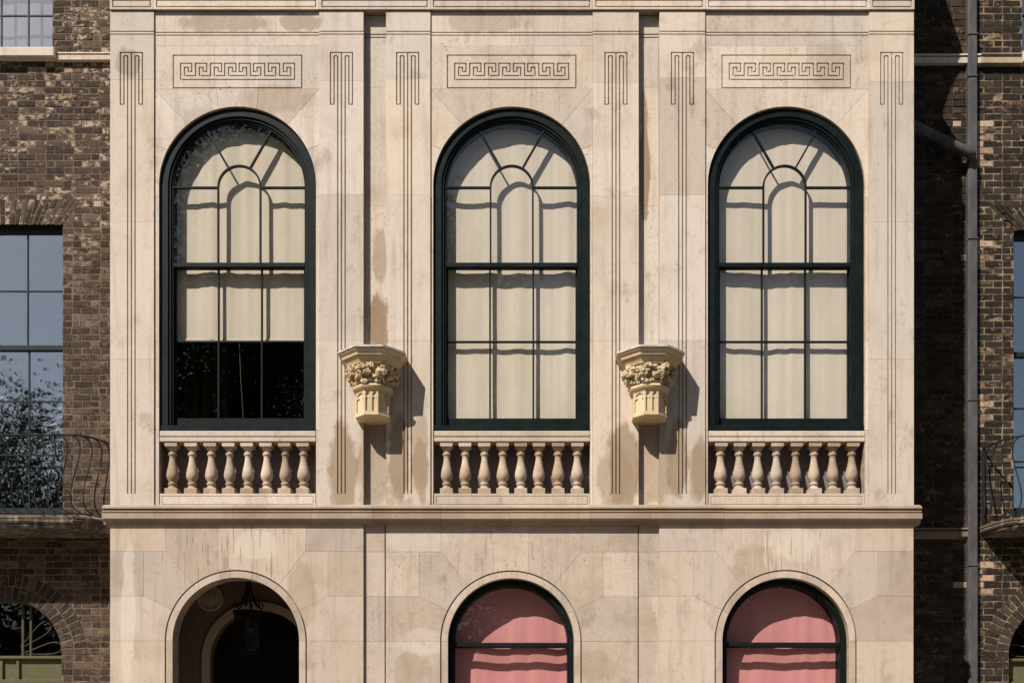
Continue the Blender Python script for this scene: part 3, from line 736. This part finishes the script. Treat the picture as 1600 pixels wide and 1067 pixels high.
        for k in range(n):
            ua, ub = k * pw + 1.4, (k + 1) * pw - 1.4; uc = (ua + ub) / 2; h = (ub - ua) / 2; yt = y0 + 2.5
            for sg in (-1, 1):                                                             # spandrel of the trefoil head with a cusp
                P = [(uc, yt), (uc + sg * h, yt), (uc + sg * h, yt + 10.5), (uc + sg * h * .85, yt + 10), (uc + sg * h * .42, yt + 8.6), (uc + sg * h * .52, yt + 7), (uc + sg * h * .86, yt + 6), (uc + sg * h * .72, yt + 3.6), (uc + sg * h * .3, yt + 1.6), (uc, yt + .9)]
                push(plate(P, -.5, -2.6))
        parts.build('tracery_panel', stone_cap, t)
    loft([(w + .4, y1 - .5), (w + .9, y1 + 1.2), (w + .2, y1 + 2.6), (w - 1.0, y1 + 3.6)], 'base_moulding', stone_cap)
    return t
bracket(584.6, 'ochre gothic carved bracket with lead cap, between the left and middle upper windows')
bracket(1013.2, 'ochre gothic carved bracket with lead cap, between the middle and right upper windows')

# ------------------------------------------------------------------ brick houses either side
Q = 176.; KQ = 1 + Q / DP
CH = 10.43; JT = 1.35
bcache = {}
def brick_mesh(L, h, var, mat):
    k = (round(L, 1), round(h, 1), var, mat.name)
    if k in bcache: return bcache[k]
    r = random.Random(hash((round(L, 1), round(h, 1), var)) & 0xffff); s = S * KQ; hx, hz = L / 2 * s, h / 2 * s; c = .45 * s; dep = 17 * S
    J = lambda m=.35: r.uniform(-m, m) * s
    o = [(-hx, -hz), (hx, -hz), (hx, hz), (-hx, hz)]
    out = [(x + J(), .55 * s, z + J()) for x, z in o]; ins = [(x - math.copysign(c, x) + J(), J(.25), z - math.copysign(c, z) + J()) for x, z in o]; bk = [(x, dep, z) for x, z in o]
    me = bpy.data.meshes.new('brick'); me.from_pydata(ins + out + bk, [], [(0, 1, 2, 3)] + [(4 + i, 4 + (i + 1) % 4, (i + 1) % 4, i) for i in range(4)] + [(8 + i, 8 + (i + 1) % 4, 4 + (i + 1) % 4, 4 + i) for i in range(4)])
    me.materials.append(mat); bcache[k] = me; return me

def sub_iv(ivs, a, b):
    o = []
    for x, y in ivs:
        if b <= x or a >= y: o.append((x, y)); continue
        if a > x: o.append((x, a))
        if b < y: o.append((b, y))
    return o
def brick_house(name, label, segs, openings, arcs, flats, pale, grp_rows):
    xa, xb = segs[0][0], segs[-1][1]; mat = segs[-1][3]
    h = thing(name, Wd((xa + xb) / 2, GROUND, Q), label, 'building')
    cand = []; mbs = [MB(Q) for _ in segs]; mb = mbs[-1]; y = -62.; row = 0
    while y < 1120:
        y2 = y + CH; ym = (y + y2) / 2
        for si, (sa, sb, sx, smat, smort, sd) in enumerate(segs):
            ivs = [(sa, sb)]; miv = [(sa, sb)]
            for (a, b, c, d) in openings:
                if c - 1 <= ym <= d + 1: ivs = sub_iv(ivs, a, b)
                if c - 1 <= ym <= d + 1: miv = sub_iv(miv, a, b)
            for (cx, cy, r0, r1) in arcs:
                if ym < cy:
                    if cy - ym < r1: q = math.sqrt(r1 ** 2 - (cy - ym) ** 2); ivs = sub_iv(ivs, cx - q, cx + q)
                    if cy - ym < r0 + 14: q = math.sqrt((r0 + 14) ** 2 - (cy - ym) ** 2); miv = sub_iv(miv, cx - q, cx + q)
                else: ivs = sub_iv(ivs, cx - r0, cx + r0); miv = sub_iv(miv, cx - r0, cx + r0)
            for (cx, hw0, hw1, ya, yb) in flats:
                if ya < ym < yb: q = hw0 + (hw1 - hw0) * (ym - ya) / (yb - ya); ivs = sub_iv(ivs, cx - q, cx + q); miv = sub_iv(miv, cx - hw1, cx + hw1)
            for a, b in miv: mbs[si].prism([(a, y), (b, y), (b, y2), (a, y2)], Q + .45 + sd, Q + 16)
            head = row % 2; x = sx if sx is not None else sa - (7.2 if row % 2 else 22)
            while x < sb:
                L = 13.9 if head else 29.0; L += rnd.uniform(-.7, .7); head = 1 - head
                for a, b in ivs:
                    p, q = max(x, a), min(x + L - JT, b)
                    if q - p > 2.5: cand.append((p, q, y + JT / 2, y2 - JT / 2, smat))
                x += L
        y = y2; row += 1
    def vis(c):
        w_ = min(c[1], 1600) - max(c[0], 0); v_ = min(c[3], 1067) - max(c[2], 0)
        p0 = grp_rows(c)
        return max(0, w_) * max(0, v_) * p0
    cand.sort(key=vis, reverse=True)
    rests = {}
    for i, c in enumerate(cand):
        p, q, ya, yb, sm = c; mt = pale(c) and brick_pale or sm
        X, Y = (p + q) / 2, (ya + yb) / 2; dd = Q + rnd.uniform(-.4, .3)
        if i < 205:
            me = brick_mesh(round(q - p), yb - ya, rnd.randrange(4), mt); o = link('brick', me, Wd(X, Y, dd, Q), h)
            o.rotation_euler = (rnd.uniform(-.012, .012), rnd.uniform(-.006, .006), rnd.uniform(-.012, .012))
        else:
            t_ = rests.setdefault(mt.name, (MB(Q), mt))[0]
            j = lambda m=.35: rnd.uniform(-m, m)
            o4 = [(p + j(), ya + j()), (q + j(), ya + j()), (q + j(), yb + j()), (p + j(), yb + j())]
            a4 = [t_.P(x + (.5 if x < X else -.5), y_ + (.5 if y_ < Y else -.5), dd + j(.25)) for x, y_ in o4]; b4 = [t_.P(x, y_, dd + .6) for x, y_ in o4]; c4 = [t_.P(x, y_, Q + 16.5) for x, y_ in o4]
            t_.f.append(a4[::-1])
            for u in range(4): v_ = (u + 1) % 4; t_.f.append([a4[u], a4[v_], b4[v_], b4[u]]); t_.f.append([b4[u], b4[v_], c4[v_], c4[u]])
    for rb_, m_ in rests.values(): rb_.build('brickwork', m_, h, recalc=False, kind='stuff')
    # voussoirs of the round arches, two rings of bricks
    for (cx, cy, r0, r1) in arcs:
        for (ra, rb) in ((r0, (r0 + r1) / 2 - .6), ((r0 + r1) / 2 + .6, r1)):
            n = int(math.pi * (ra + rb) / 2 / 10.6)
            for i in range(n):
                a0, a1 = -90 + 180 * (i + .07) / n, -90 + 180 * (i + .93) / n; dd = Q - .3 + rnd.uniform(-.4, .4)
                mx = cx + (ra + rb) / 2 * math.sin(R((a0 + a1) / 2))
                if mx < -60 or mx > 1660: continue
                MB(Q).prism(arc(cx, cy, rb, a0, a1, 1) + arc(cx, cy, ra, a1, a0, 1), dd, Q + 17, .6).build('brick', brick_arch, h)
        mb.prism(arc(cx, cy, r1 - 1, -90, 90, 40) + arc(cx, cy, r0 + .4, 90, -90, 40), Q + .3, Q + 16.4)
    for (cx, hw0, hw1, ya, yb) in flats:
        n = 26
        for i in range(n):
            f0, f1 = -1 + 2 * (i + .07) / n, -1 + 2 * (i + .93) / n
            if cx + hw1 * f1 < -60 or cx + hw1 * f0 > 1660: continue
            ymid = ya + (yb - ya) * (.36 if i % 2 else .64)
            for (u, v) in ((ya + .5, ymid - .6), (ymid + .6, yb)):
                W0 = hw0 + (hw1 - hw0) * (u - ya) / (yb - ya); W1 = hw0 + (hw1 - hw0) * (v - ya) / (yb - ya); dd = Q - .2 + rnd.uniform(-.5, .5)
                MB(Q).prism([(cx + W0 * f0, u), (cx + W0 * f1, u), (cx + W1 * f1, v), (cx + W1 * f0, v)], dd, Q + 17, .6).build('brick', mat, h)
        mb.prism([(cx - hw0 + 1, ya), (cx + hw0 - 1, ya), (cx + hw1, yb), (cx - hw1, yb)], Q + .35, Q + 16.2)
    for q_, sg_ in zip(mbs, segs): q_.build('mortar', sg_[4], h)
    # plain wall above and below the part in view
    b = MB(Q); b.box(xa - 500 if xa < 0 else xa, xb + 500 if xb > 1600 else xb, -420, -62, Q, Q + 40); b.box(xa - 500 if xa < 0 else xa, xb + 500 if xb > 1600 else xb, 1121, GROUND + 20, Q + .5, Q + 40)
    if xa < 0: b.box(xa - 500, xa, -62, 1121, Q, Q + 40)
    else: b.box(xb, xb + 500, -62, 1121, Q, Q + 40)
    b.build('wall', plain_brick, h)
    return h

def sash_window(h, x0, x1, y0, y1, xs, ys, rail, mat_glass, dr=14, base=10, bw=2.2, label=None):
    d = Q + dr; b = MB(Q)
    b.box(x0 - 6, x0 + 3.4, y0 - 4, y1 + 2, d - 2, d + 12).box(x1 - 2.6, x1 + 6, y0 - 4, y1 + 2, d - 2, d + 12).box(x0 + 3.3, x1 - 2.5, y0 - 4, y0 + 8.5, d - 3, d + 12).box(x0 + 3.3, x1 - 2.5, y1 - base, y1 + 2, d - 3, d + 12)
    win = b.build('window', slate, h)
    ia, ib, ja, jb = x0 + 3.4, x1 - 2.6, y0 + 8.5, y1 - base
    xs = [x for x in xs if ia < x < ib]; ally = sorted(ys + ([rail] if rail else []))
    if rail: MB(Q).box(ia, ib, rail - 3.6, rail + 3.6, d - 1.6, d + 5).build('meeting_rail', slate, win)
    for x in xs:
        for a, c in zip([ja] + ([rail + 3.6] if rail else []), ([rail - 3.6] if rail else []) + [jb]):
            sh = 2.2 if rail and a > rail - 5 else 0
            MB(Q).box(x - bw / 2 + sh * .6, x + bw / 2 + sh * .6, a, c, d + sh, d + sh + 3).build('muntin', slate, win)
    for y in ys:
        sh = 2.2 if rail and y > rail else 0
        MB(Q).box(ia, ib, y - bw / 2, y + bw / 2, d + sh + .2, d + sh + 2.8).build('muntin', slate, win)
    gx = [ia] + xs + [ib]; gy = [ja] + ally + [jb]
    for a, c in zip(gx, gx[1:]):
        for u, v in zip(gy, gy[1:]):
            sh = 2.2 if rail and u > rail - 5 else 0
            t_ = MB(Q); tl = rnd.uniform(-.12, .12); tm = rnd.uniform(-.1, .1); dz = d + 1.5 + sh
            f0 = [t_.P(a, u, dz + tl + tm), t_.P(c, u, dz - tl + tm), t_.P(c, v, dz - tl - tm), t_.P(a, v, dz + tl - tm)]; f1 = [t_.P(X, Y, dz + .5) for X, Y in ((a, u), (c, u), (c, v), (a, v))]
            t_.f += [f0, f1[::-1]] + [[f0[i], f1[i], f1[(i + 1) % 4], f0[(i + 1) % 4]] for i in range(4)]; t_.build('pane', mat_glass, win)
    b = MB(Q); room(b, x0 - 8, x1 + 8, y0 - 10, y1 + 12, d + 12.2, d + 200); b.build('room', dark_room, win)
    return win

LH = brick_house('brick_house', 'sooty brown brick house with worn patchy bricks, left of the stone front', [(-150, 204, None, brick_l, mortar_l, 0.)],
    [(-90, 82, -200, 81), (-82, 98, 350, 804)], [(8, 1023, 88, 128)], [(8, 121, 91, 311, 351)], lambda c: False, lambda c: 1.)
RP = [(190, 262), (378, 422), (618, 664), (880, 925)]
def pale_r(c):
    ym = (c[2] + c[3]) / 2; return any(a < ym < b for a, b in RP) and ((1520 < c[0] < 1527 and rnd.random() < .95) or (1527 < c[0] < 1541 and c[1] - c[0] < 15 and rnd.random() < .45) or (1476 < c[0] < 1515 and rnd.random() < .12))
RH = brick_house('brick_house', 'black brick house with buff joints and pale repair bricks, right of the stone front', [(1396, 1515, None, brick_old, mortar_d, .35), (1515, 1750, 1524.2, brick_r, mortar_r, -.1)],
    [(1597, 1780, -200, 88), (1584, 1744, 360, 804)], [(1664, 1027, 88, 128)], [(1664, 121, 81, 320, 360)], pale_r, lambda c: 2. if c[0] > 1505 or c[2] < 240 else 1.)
sash_window(LH, -82, 98, 351, 804, [-21, 37.6], [449.5, 622.5, 706.5], 539, glass_film, base=13)
wl = sash_window(LH, -90, 83, -150, 81, [-47, -4, 38.7], [-40, 16], None, glass_film, base=9)
wr = sash_window(RH, 1583, 1744, 361, 804, [1640, 1690], [459, 633.5, 717], 549.5, glass_film, base=13)
sash_window(RH, 1597, 1780, -150, 87, [1640, 1690], [16], None, glass_film, base=9)
bt = blind('roller_blind', 'pale roller blind behind the top left sash window above the stone sill', None, -92, 86, -150, 76, Q + 34, white_bl, 5.5, .8, ref=Q)
# fanlights over the ground doors
for (h, cx, cy) in ((LH, 8, 1023), (RH, 1664, 1027)):
    d = Q + 18
    b = MB(Q); b.prism(arc(cx, cy, 90, -90, 90, 40) + arc(cx, cy, 85, 90, -90, 40), d - 2, d + 8, .4); b.box(cx - 92, cx + 92, cy, cy + 4.5, d - 5, d + 8, .5).box(cx - 92, cx + 92, cy + 37, cy + 43, d - 5, d + 8, .5).box(cx - 92, cx + 92, cy + 4.4, cy + 37.1, d + 2, d + 8)
    for q in (-1, 1): b.box(cx + q * 13 - 2, cx + q * 13 + 2, cy + 4.4, cy + 37.1, d - 2, d + 8); b.box(cx + q * 89 - 3, cx + q * 89 + 3, cy + 4.4, cy + 37.1, d - 2, d + 8)
    fl = b.build('fanlight', olive, h)
    for s_ in (-1, 1):
        for ang in (50, 79):
            pts = []
            for i in range(21):
                u = i / 20; rr_ = 22 + 60 * math.sin(math.pi * min(u, 1 - u) * 1.0) ** .8 if 0 < u < 1 else 22
                pts.append((cx + s_ * rr_ * math.sin(R(ang + 13 * math.cos(math.pi * u) * (rr_ / 82))), cy - rr_ * math.cos(R(ang + 13 * math.cos(math.pi * u) * (rr_ / 82))), d + 3))
            MB(Q).tube(pts, .8, 5).build('glazing_bar', olive_d, fl)
        MB(Q).box(cx + s_ * 20 - 2.2, cx + s_ * 20 + 1.6, cy - 84, cy, d + 1, d + 6, .3).build('glazing_bar', olive_d, fl)
        MB(Q).box(cx + s_ * 32 - 2, cx + s_ * 32 + 1.6, cy - 79, cy, d + 2, d + 6, .3).build('glazing_bar', olive_d, fl)
    pane(arc(cx, cy, 86, -90, 90, 30), d + 6.5, fl, glass, Q)
    MB(Q).box(cx - 92, cx + 92, cy + 43, GROUND + 10, d + 3, d + 9).build('door', loggia_dark, h)
    b = MB(Q); room(b, cx - 110, cx + 110, cy - 110, cy + 20, d + 9, d + 200); b.build('room', dark_room, fl)
# sills and bands
MB(Q).box(-150, 90, 82, 96.5, Q - 15, Q + 16, 1.2).build('sill', stone, LH)
MB(Q).profile(90.5, 203, [(Q + 3, 86.5), (Q - 8, 86.5), (Q - 9, 88.5), (Q - 6, 89), (Q - 6, 90.5), (Q - 8, 91), (Q - 8, 98), (Q + 3, 98)]).build('stone_band', stone, LH)
MB(Q).profile(1396, 1529.5, [(Q + 3, 89.5), (Q - 9, 89.5), (Q - 10, 92), (Q - 6, 92.5), (Q - 6, 94), (Q - 8, 94.5), (Q - 8, 103), (Q + 3, 103)]).build('stone_band', stone, RH)
MB(Q).profile(1529.5, 1592.5, [(Q + 3, 89), (Q - 10, 89), (Q - 12, 91), (Q - 8, 93), (Q - 9, 95), (Q - 10, 104), (Q + 3, 104)]).build('stone_band', stone_rail, RH)
MB(Q).box(1592.5, 1750, 88, 104.5, Q - 15, Q + 16, 1.2).build('sill', stone, RH)
MB(Q).profile(1396, 1511, [(Q + 3, 825.5), (Q - 8, 825.5), (Q - 9, 828), (Q - 5, 828.5), (Q - 5, 831), (Q - 8, 831.5), (Q - 8, 839), (Q - 4, 842), (Q + 3, 843)]).build('stone_ledge', stone_ledge, RH)
MB(Q).profile(-150, 204, [(Q + 3, 804), (Q - 2, 804), (Q - 2, 820), (Q + 3, 820)]).build('floor_band', stone_ledge, LH)

# balconies
BX0, BX1 = 72., 1661.
YT = lambda y: HOR - (HOR - y) * (1 + (Q - 90) / DP)       # a row seen on the balcony's front
def plan(side, inset=0., step=6.):
    f = Q - 90. + inset; ax, ad = 56. - inset, 90. - inset; out = []
    if side < 0:
        out = [(-260, f), (-100, f), (0, f), (40, f)]
        for i in range(25): a = math.pi / 2 * i / 24; out.append((BX0 + ax * math.sin(a), Q - ad * math.cos(a)))
    else:
        for i in range(25): a = math.pi / 2 * (1 - i / 24); out.append((BX1 - ax * math.sin(a), Q - ad * math.cos(a)))
        out += [(1690, f), (1760, f), (1860, f)]
    return out
for side, h in ((-1, LH), (1, RH)):
    b = MB(); dy_ = YT(806) - 806; prof = [(3, 805.2), (0, 806), (0, 809), (1.6, 810), (1.2, 811), (.4, 813), (1.4, 815.4), (3.2, 816.4), (4.6, 817.5), (5.4, 820.6), (9, 824)]
    rings = []
    for ins, y in prof:
        pl = plan(side, ins); pl = [(pl[0][0], Q + 1)] + pl + [(pl[-1][0], Q + 1)]
        jit = [(noise.noise((x * .12, y * .35, 2.)) * 1.6 + noise.noise((x * .4, y * .6, 5.)) * .8) for x, dd in pl]
        rings.append([b.P(x, y + dy_ + (jj * .8 if y < 815 else 0), dd + (jj * 1.2 if dd < Q - 4 else 0)) for (x, dd), jj in zip(pl, jit)])
    n = len(rings[0])
    for a, c in zip(rings, rings[1:]):
        for i in range(n): j = (i + 1) % n; b.f.append([a[i], a[j], c[j], c[i]])
    b.f.append(rings[0][::-1]); b.f.append(rings[-1]); b.build('balcony_slab', stone_dark, h)
    # iron railing
    t = thing('balcony_railing', Wd(0 if side < 0 else 1680, YT(806), Q - 60), 'black iron railing of S curved bars on the left balcony, before the tall sash window' if side < 0 else 'black iron railing curving back to the wall on the right balcony, beside the downpipe', 'railing', 'iron balcony railings')
    pl = plan(side, 6.); dense = []
    for (p, q) in zip(pl, pl[1:]):
        k = max(1, int(math.dist(p, q) / 2))
        for i in range(k): dense.append((p[0] + (q[0] - p[0]) * i / k, p[1] + (q[1] - p[1]) * i / k))
    dense.append(pl[-1]); acc = [0.]
    for p, q in zip(dense, dense[1:]): acc.append(acc[-1] + math.dist(p, q))
    def at(s_):
        s_ = max(0, min(acc[-1], s_))
        for i in range(len(acc) - 1):
            if acc[i + 1] >= s_: k = (s_ - acc[i]) / max(1e-6, acc[i + 1] - acc[i]); return dense[i][0] + (dense[i + 1][0] - dense[i][0]) * k, dense[i][1] + (dense[i + 1][1] - dense[i][1]) * k
        return dense[-1]
    TY, BY = YT(677.5), YT(800)
    MB().tube([(x, TY, d) for x, d in dense[::3] + [dense[-1]]], 1.5, 6).build('top_rail', iron, t)
    MB().tube([(x, BY, d) for x, d in dense[::3] + [dense[-1]]], 1.2, 6).build('bottom_rail', iron, t)
    ex, ed = dense[-1] if side < 0 else dense[0]
    MB().box(ex - 2.2, ex + 2.2, TY - 1, YT(806), ed - 5, ed - 1, .4).build('end_post', iron, t)
    SS = [(0, 0), (5, .3), (11, 1.6), (17, 5), (21, 11), (22.5, 19), (21.5, 31), (18.5, 45), (14, 60), (10, 75), (7.4, 88), (6.6, 99), (8, 109), (11.5, 116), (17, 121), (23, 123)]
    k = 0; s_ = 4.
    while s_ < acc[-1] - 3:
        X, _ = at(s_)
        if -80 < X < 1690:
            pts = []
            for (u, v) in SS:
                x, d = at(s_ + (u - 11) * (1 if side < 0 else -1) * .95); pts.append((x, TY + v * 1.03, d))
            MB().tube(pts, 1.2, 6).build('bar', iron, t)
        s_ += 19.6

# downpipes
t = thing('downpipe', Wd(1515.5, GROUND, Q - 7, Q), 'square grey lead downpipe running down the brick beside the right balcony', 'pipe')
JY = [-160, 61, 126, 378, 628.5, 885, 1150, GROUND]
for i, (a, b) in enumerate(zip(JY, JY[1:])):
    xo = i * .25
    p = [(1508.4 + xo, Q - 10), (1510 + xo, Q - 12.5), (1521.2 + xo, Q - 12.5), (1522.8 + xo, Q - 10), (1522.8 + xo, Q - .5), (1508.4 + xo, Q - .5)]
    m_ = MB(Q); r0 = [m_.P(x, a, d) for x, d in p]; r1 = [m_.P(x, b + .4, d) for x, d in p]; m_.f += [r0, r1[::-1]] + [[r0[k], r1[k], r1[(k + 1) % 6], r0[(k + 1) % 6]] for k in range(6)]; m_.build('pipe_section', lead, t)
    if a > -100: MB(Q).box(1507.9 + xo, 1523.3 + xo, a - 1.4, a + .8, Q - 14, Q - .5, .5).build('collar', lead, t)
t = thing('waste_pipe', Wd(1511, 253, Q - 16, Q), 'fat round grey pipe slanting from the stone front down to the downpipe', 'pipe')
MB(Q).tube([(1395, 194, Q - 20), (1440, 216.2, Q - 20), (1480, 236, Q - 20), (1504, 247.6, Q - 20)], 7.2, 16).build('pipe', lead, t, smooth=True)
MB(Q).tube([(1494, 242.8, Q - 20), (1503, 247.2, Q - 20), (1508.5, 250, Q - 19.5), (1511.5, 251.6, Q - 17.5), (1513, 252.6, Q - 13), (1513.4, 253, Q - 8)], [7.8, 7.8, 7.6, 7.0, 6.4, 6], 16).build('elbow', lead, t, smooth=True)

import numpy as np
def leaves(cl, sg, n, l0, l1, seed):
    g = np.random.default_rng(seed); b = MB()
    c = cl[g.integers(0, len(cl), n)] + g.normal(0, 1, (n, 3)) * np.array([sg, sg, sg * .8]); u = g.normal(0, 1, (n, 3)); u /= np.linalg.norm(u, axis=1)[:, None]
    v = np.cross(u, g.normal(0, 1, (n, 3))); v /= np.linalg.norm(v, axis=1)[:, None]; L = g.uniform(l0, l1, n)[:, None]
    q = np.stack([c - u * L, c + v * L * .6, c + u * L, c - v * L * .6], 1).reshape(-1, 3)
    b.v = [tuple(t) for t in q.tolist()]; b.f = np.arange(4 * n).reshape(-1, 4).tolist(); return b

# ------------------------------------------------------------------ trees of the square across the road (seen in the panes)
TS = [(-18.8, -31, 16.5, 1.), (-10.5, -31, 27, .42), (-4.2, -33, 25, .4), (7, -36, 17, .8), (13, -34, 14, 1.), (20, -36, 12, 1.), (-27, -34, 15, 1.), (1, -42, 22, .5), (30, -40, 13, 1.)]
for i, (tx, ty, hh, spr) in enumerate(TS):
    rr = random.Random(50 + i)
    t = thing('plane_tree', (tx, ty, -.14), 'leafy plane tree of the square across the road, mirrored in the window panes', 'tree', 'trees of the square across the road')
    b = MB(); px = lambda x, y, z: (800 + x / S, HOR - (z - CZ) / S, y / S)
    b.tube([px(tx, ty, -.2), px(tx + .1, ty, hh * .2), px(tx + .2, ty + .1, hh * .45), px(tx, ty, hh * .8)], [60, 48, 36, 10], 8)
    cl = []
    for k in range(11):
        a = k * 2.4; q = rr.uniform(.25, .36) * hh * .8 * spr; z0 = hh * rr.uniform(.25, .55); ex, ey, ez = tx + q * math.cos(a), ty + q * math.sin(a), z0 + rr.uniform(.12, .36) * hh
        b.tube([px(tx, ty, z0), px((tx + ex) / 2, (ty + ey) / 2, (z0 + ez) / 2 + .5), px(ex, ey, ez)], [22, 14, 5], 5); cl.append((ex, ey, ez))
    b.build('trunk', bark, t)
    cl += [(tx + rr.gauss(0, .12) * hh * spr, ty + rr.gauss(0, .12) * hh * spr, hh * rr.uniform(.3, .96)) for _ in range(34)]
    for bx in (0.,): lf = leaves(np.array(cl), hh * .06 * (.5 + .5 * spr), int(1700 * hh), .07, .15, 50 + i)
    lf.build('crown', leafm, t, recalc=False)

lf = MB(); rr = random.Random(5)
for _ in range(26000):
    x = rr.uniform(-110, 110); z = rr.uniform(0, 1) ** 1.2 * (11 + 4 * noise.noise((x * .07, 3., 1.)) + 2.5 * noise.noise((x * .3, 7., 1.))); y = rr.uniform(-74, -66); L_ = rr.uniform(.5, 1.0)
    u = Vector((rr.gauss(0, 1), rr.gauss(0, .5), rr.gauss(0, 1))).normalized(); v = u.cross(Vector((rr.gauss(0, 1), rr.gauss(0, 1), rr.gauss(0, 1)))).normalized(); c = Vector((x, y, z)); q = len(lf.v)
    lf.v += [tuple(c - u * L_), tuple(c + v * L_ * .6), tuple(c + u * L_), tuple(c - v * L_ * .6)]; lf.f.append([q, q + 1, q + 2, q + 3])
lf.build('far_trees', leafm, None, recalc=False, kind='stuff')
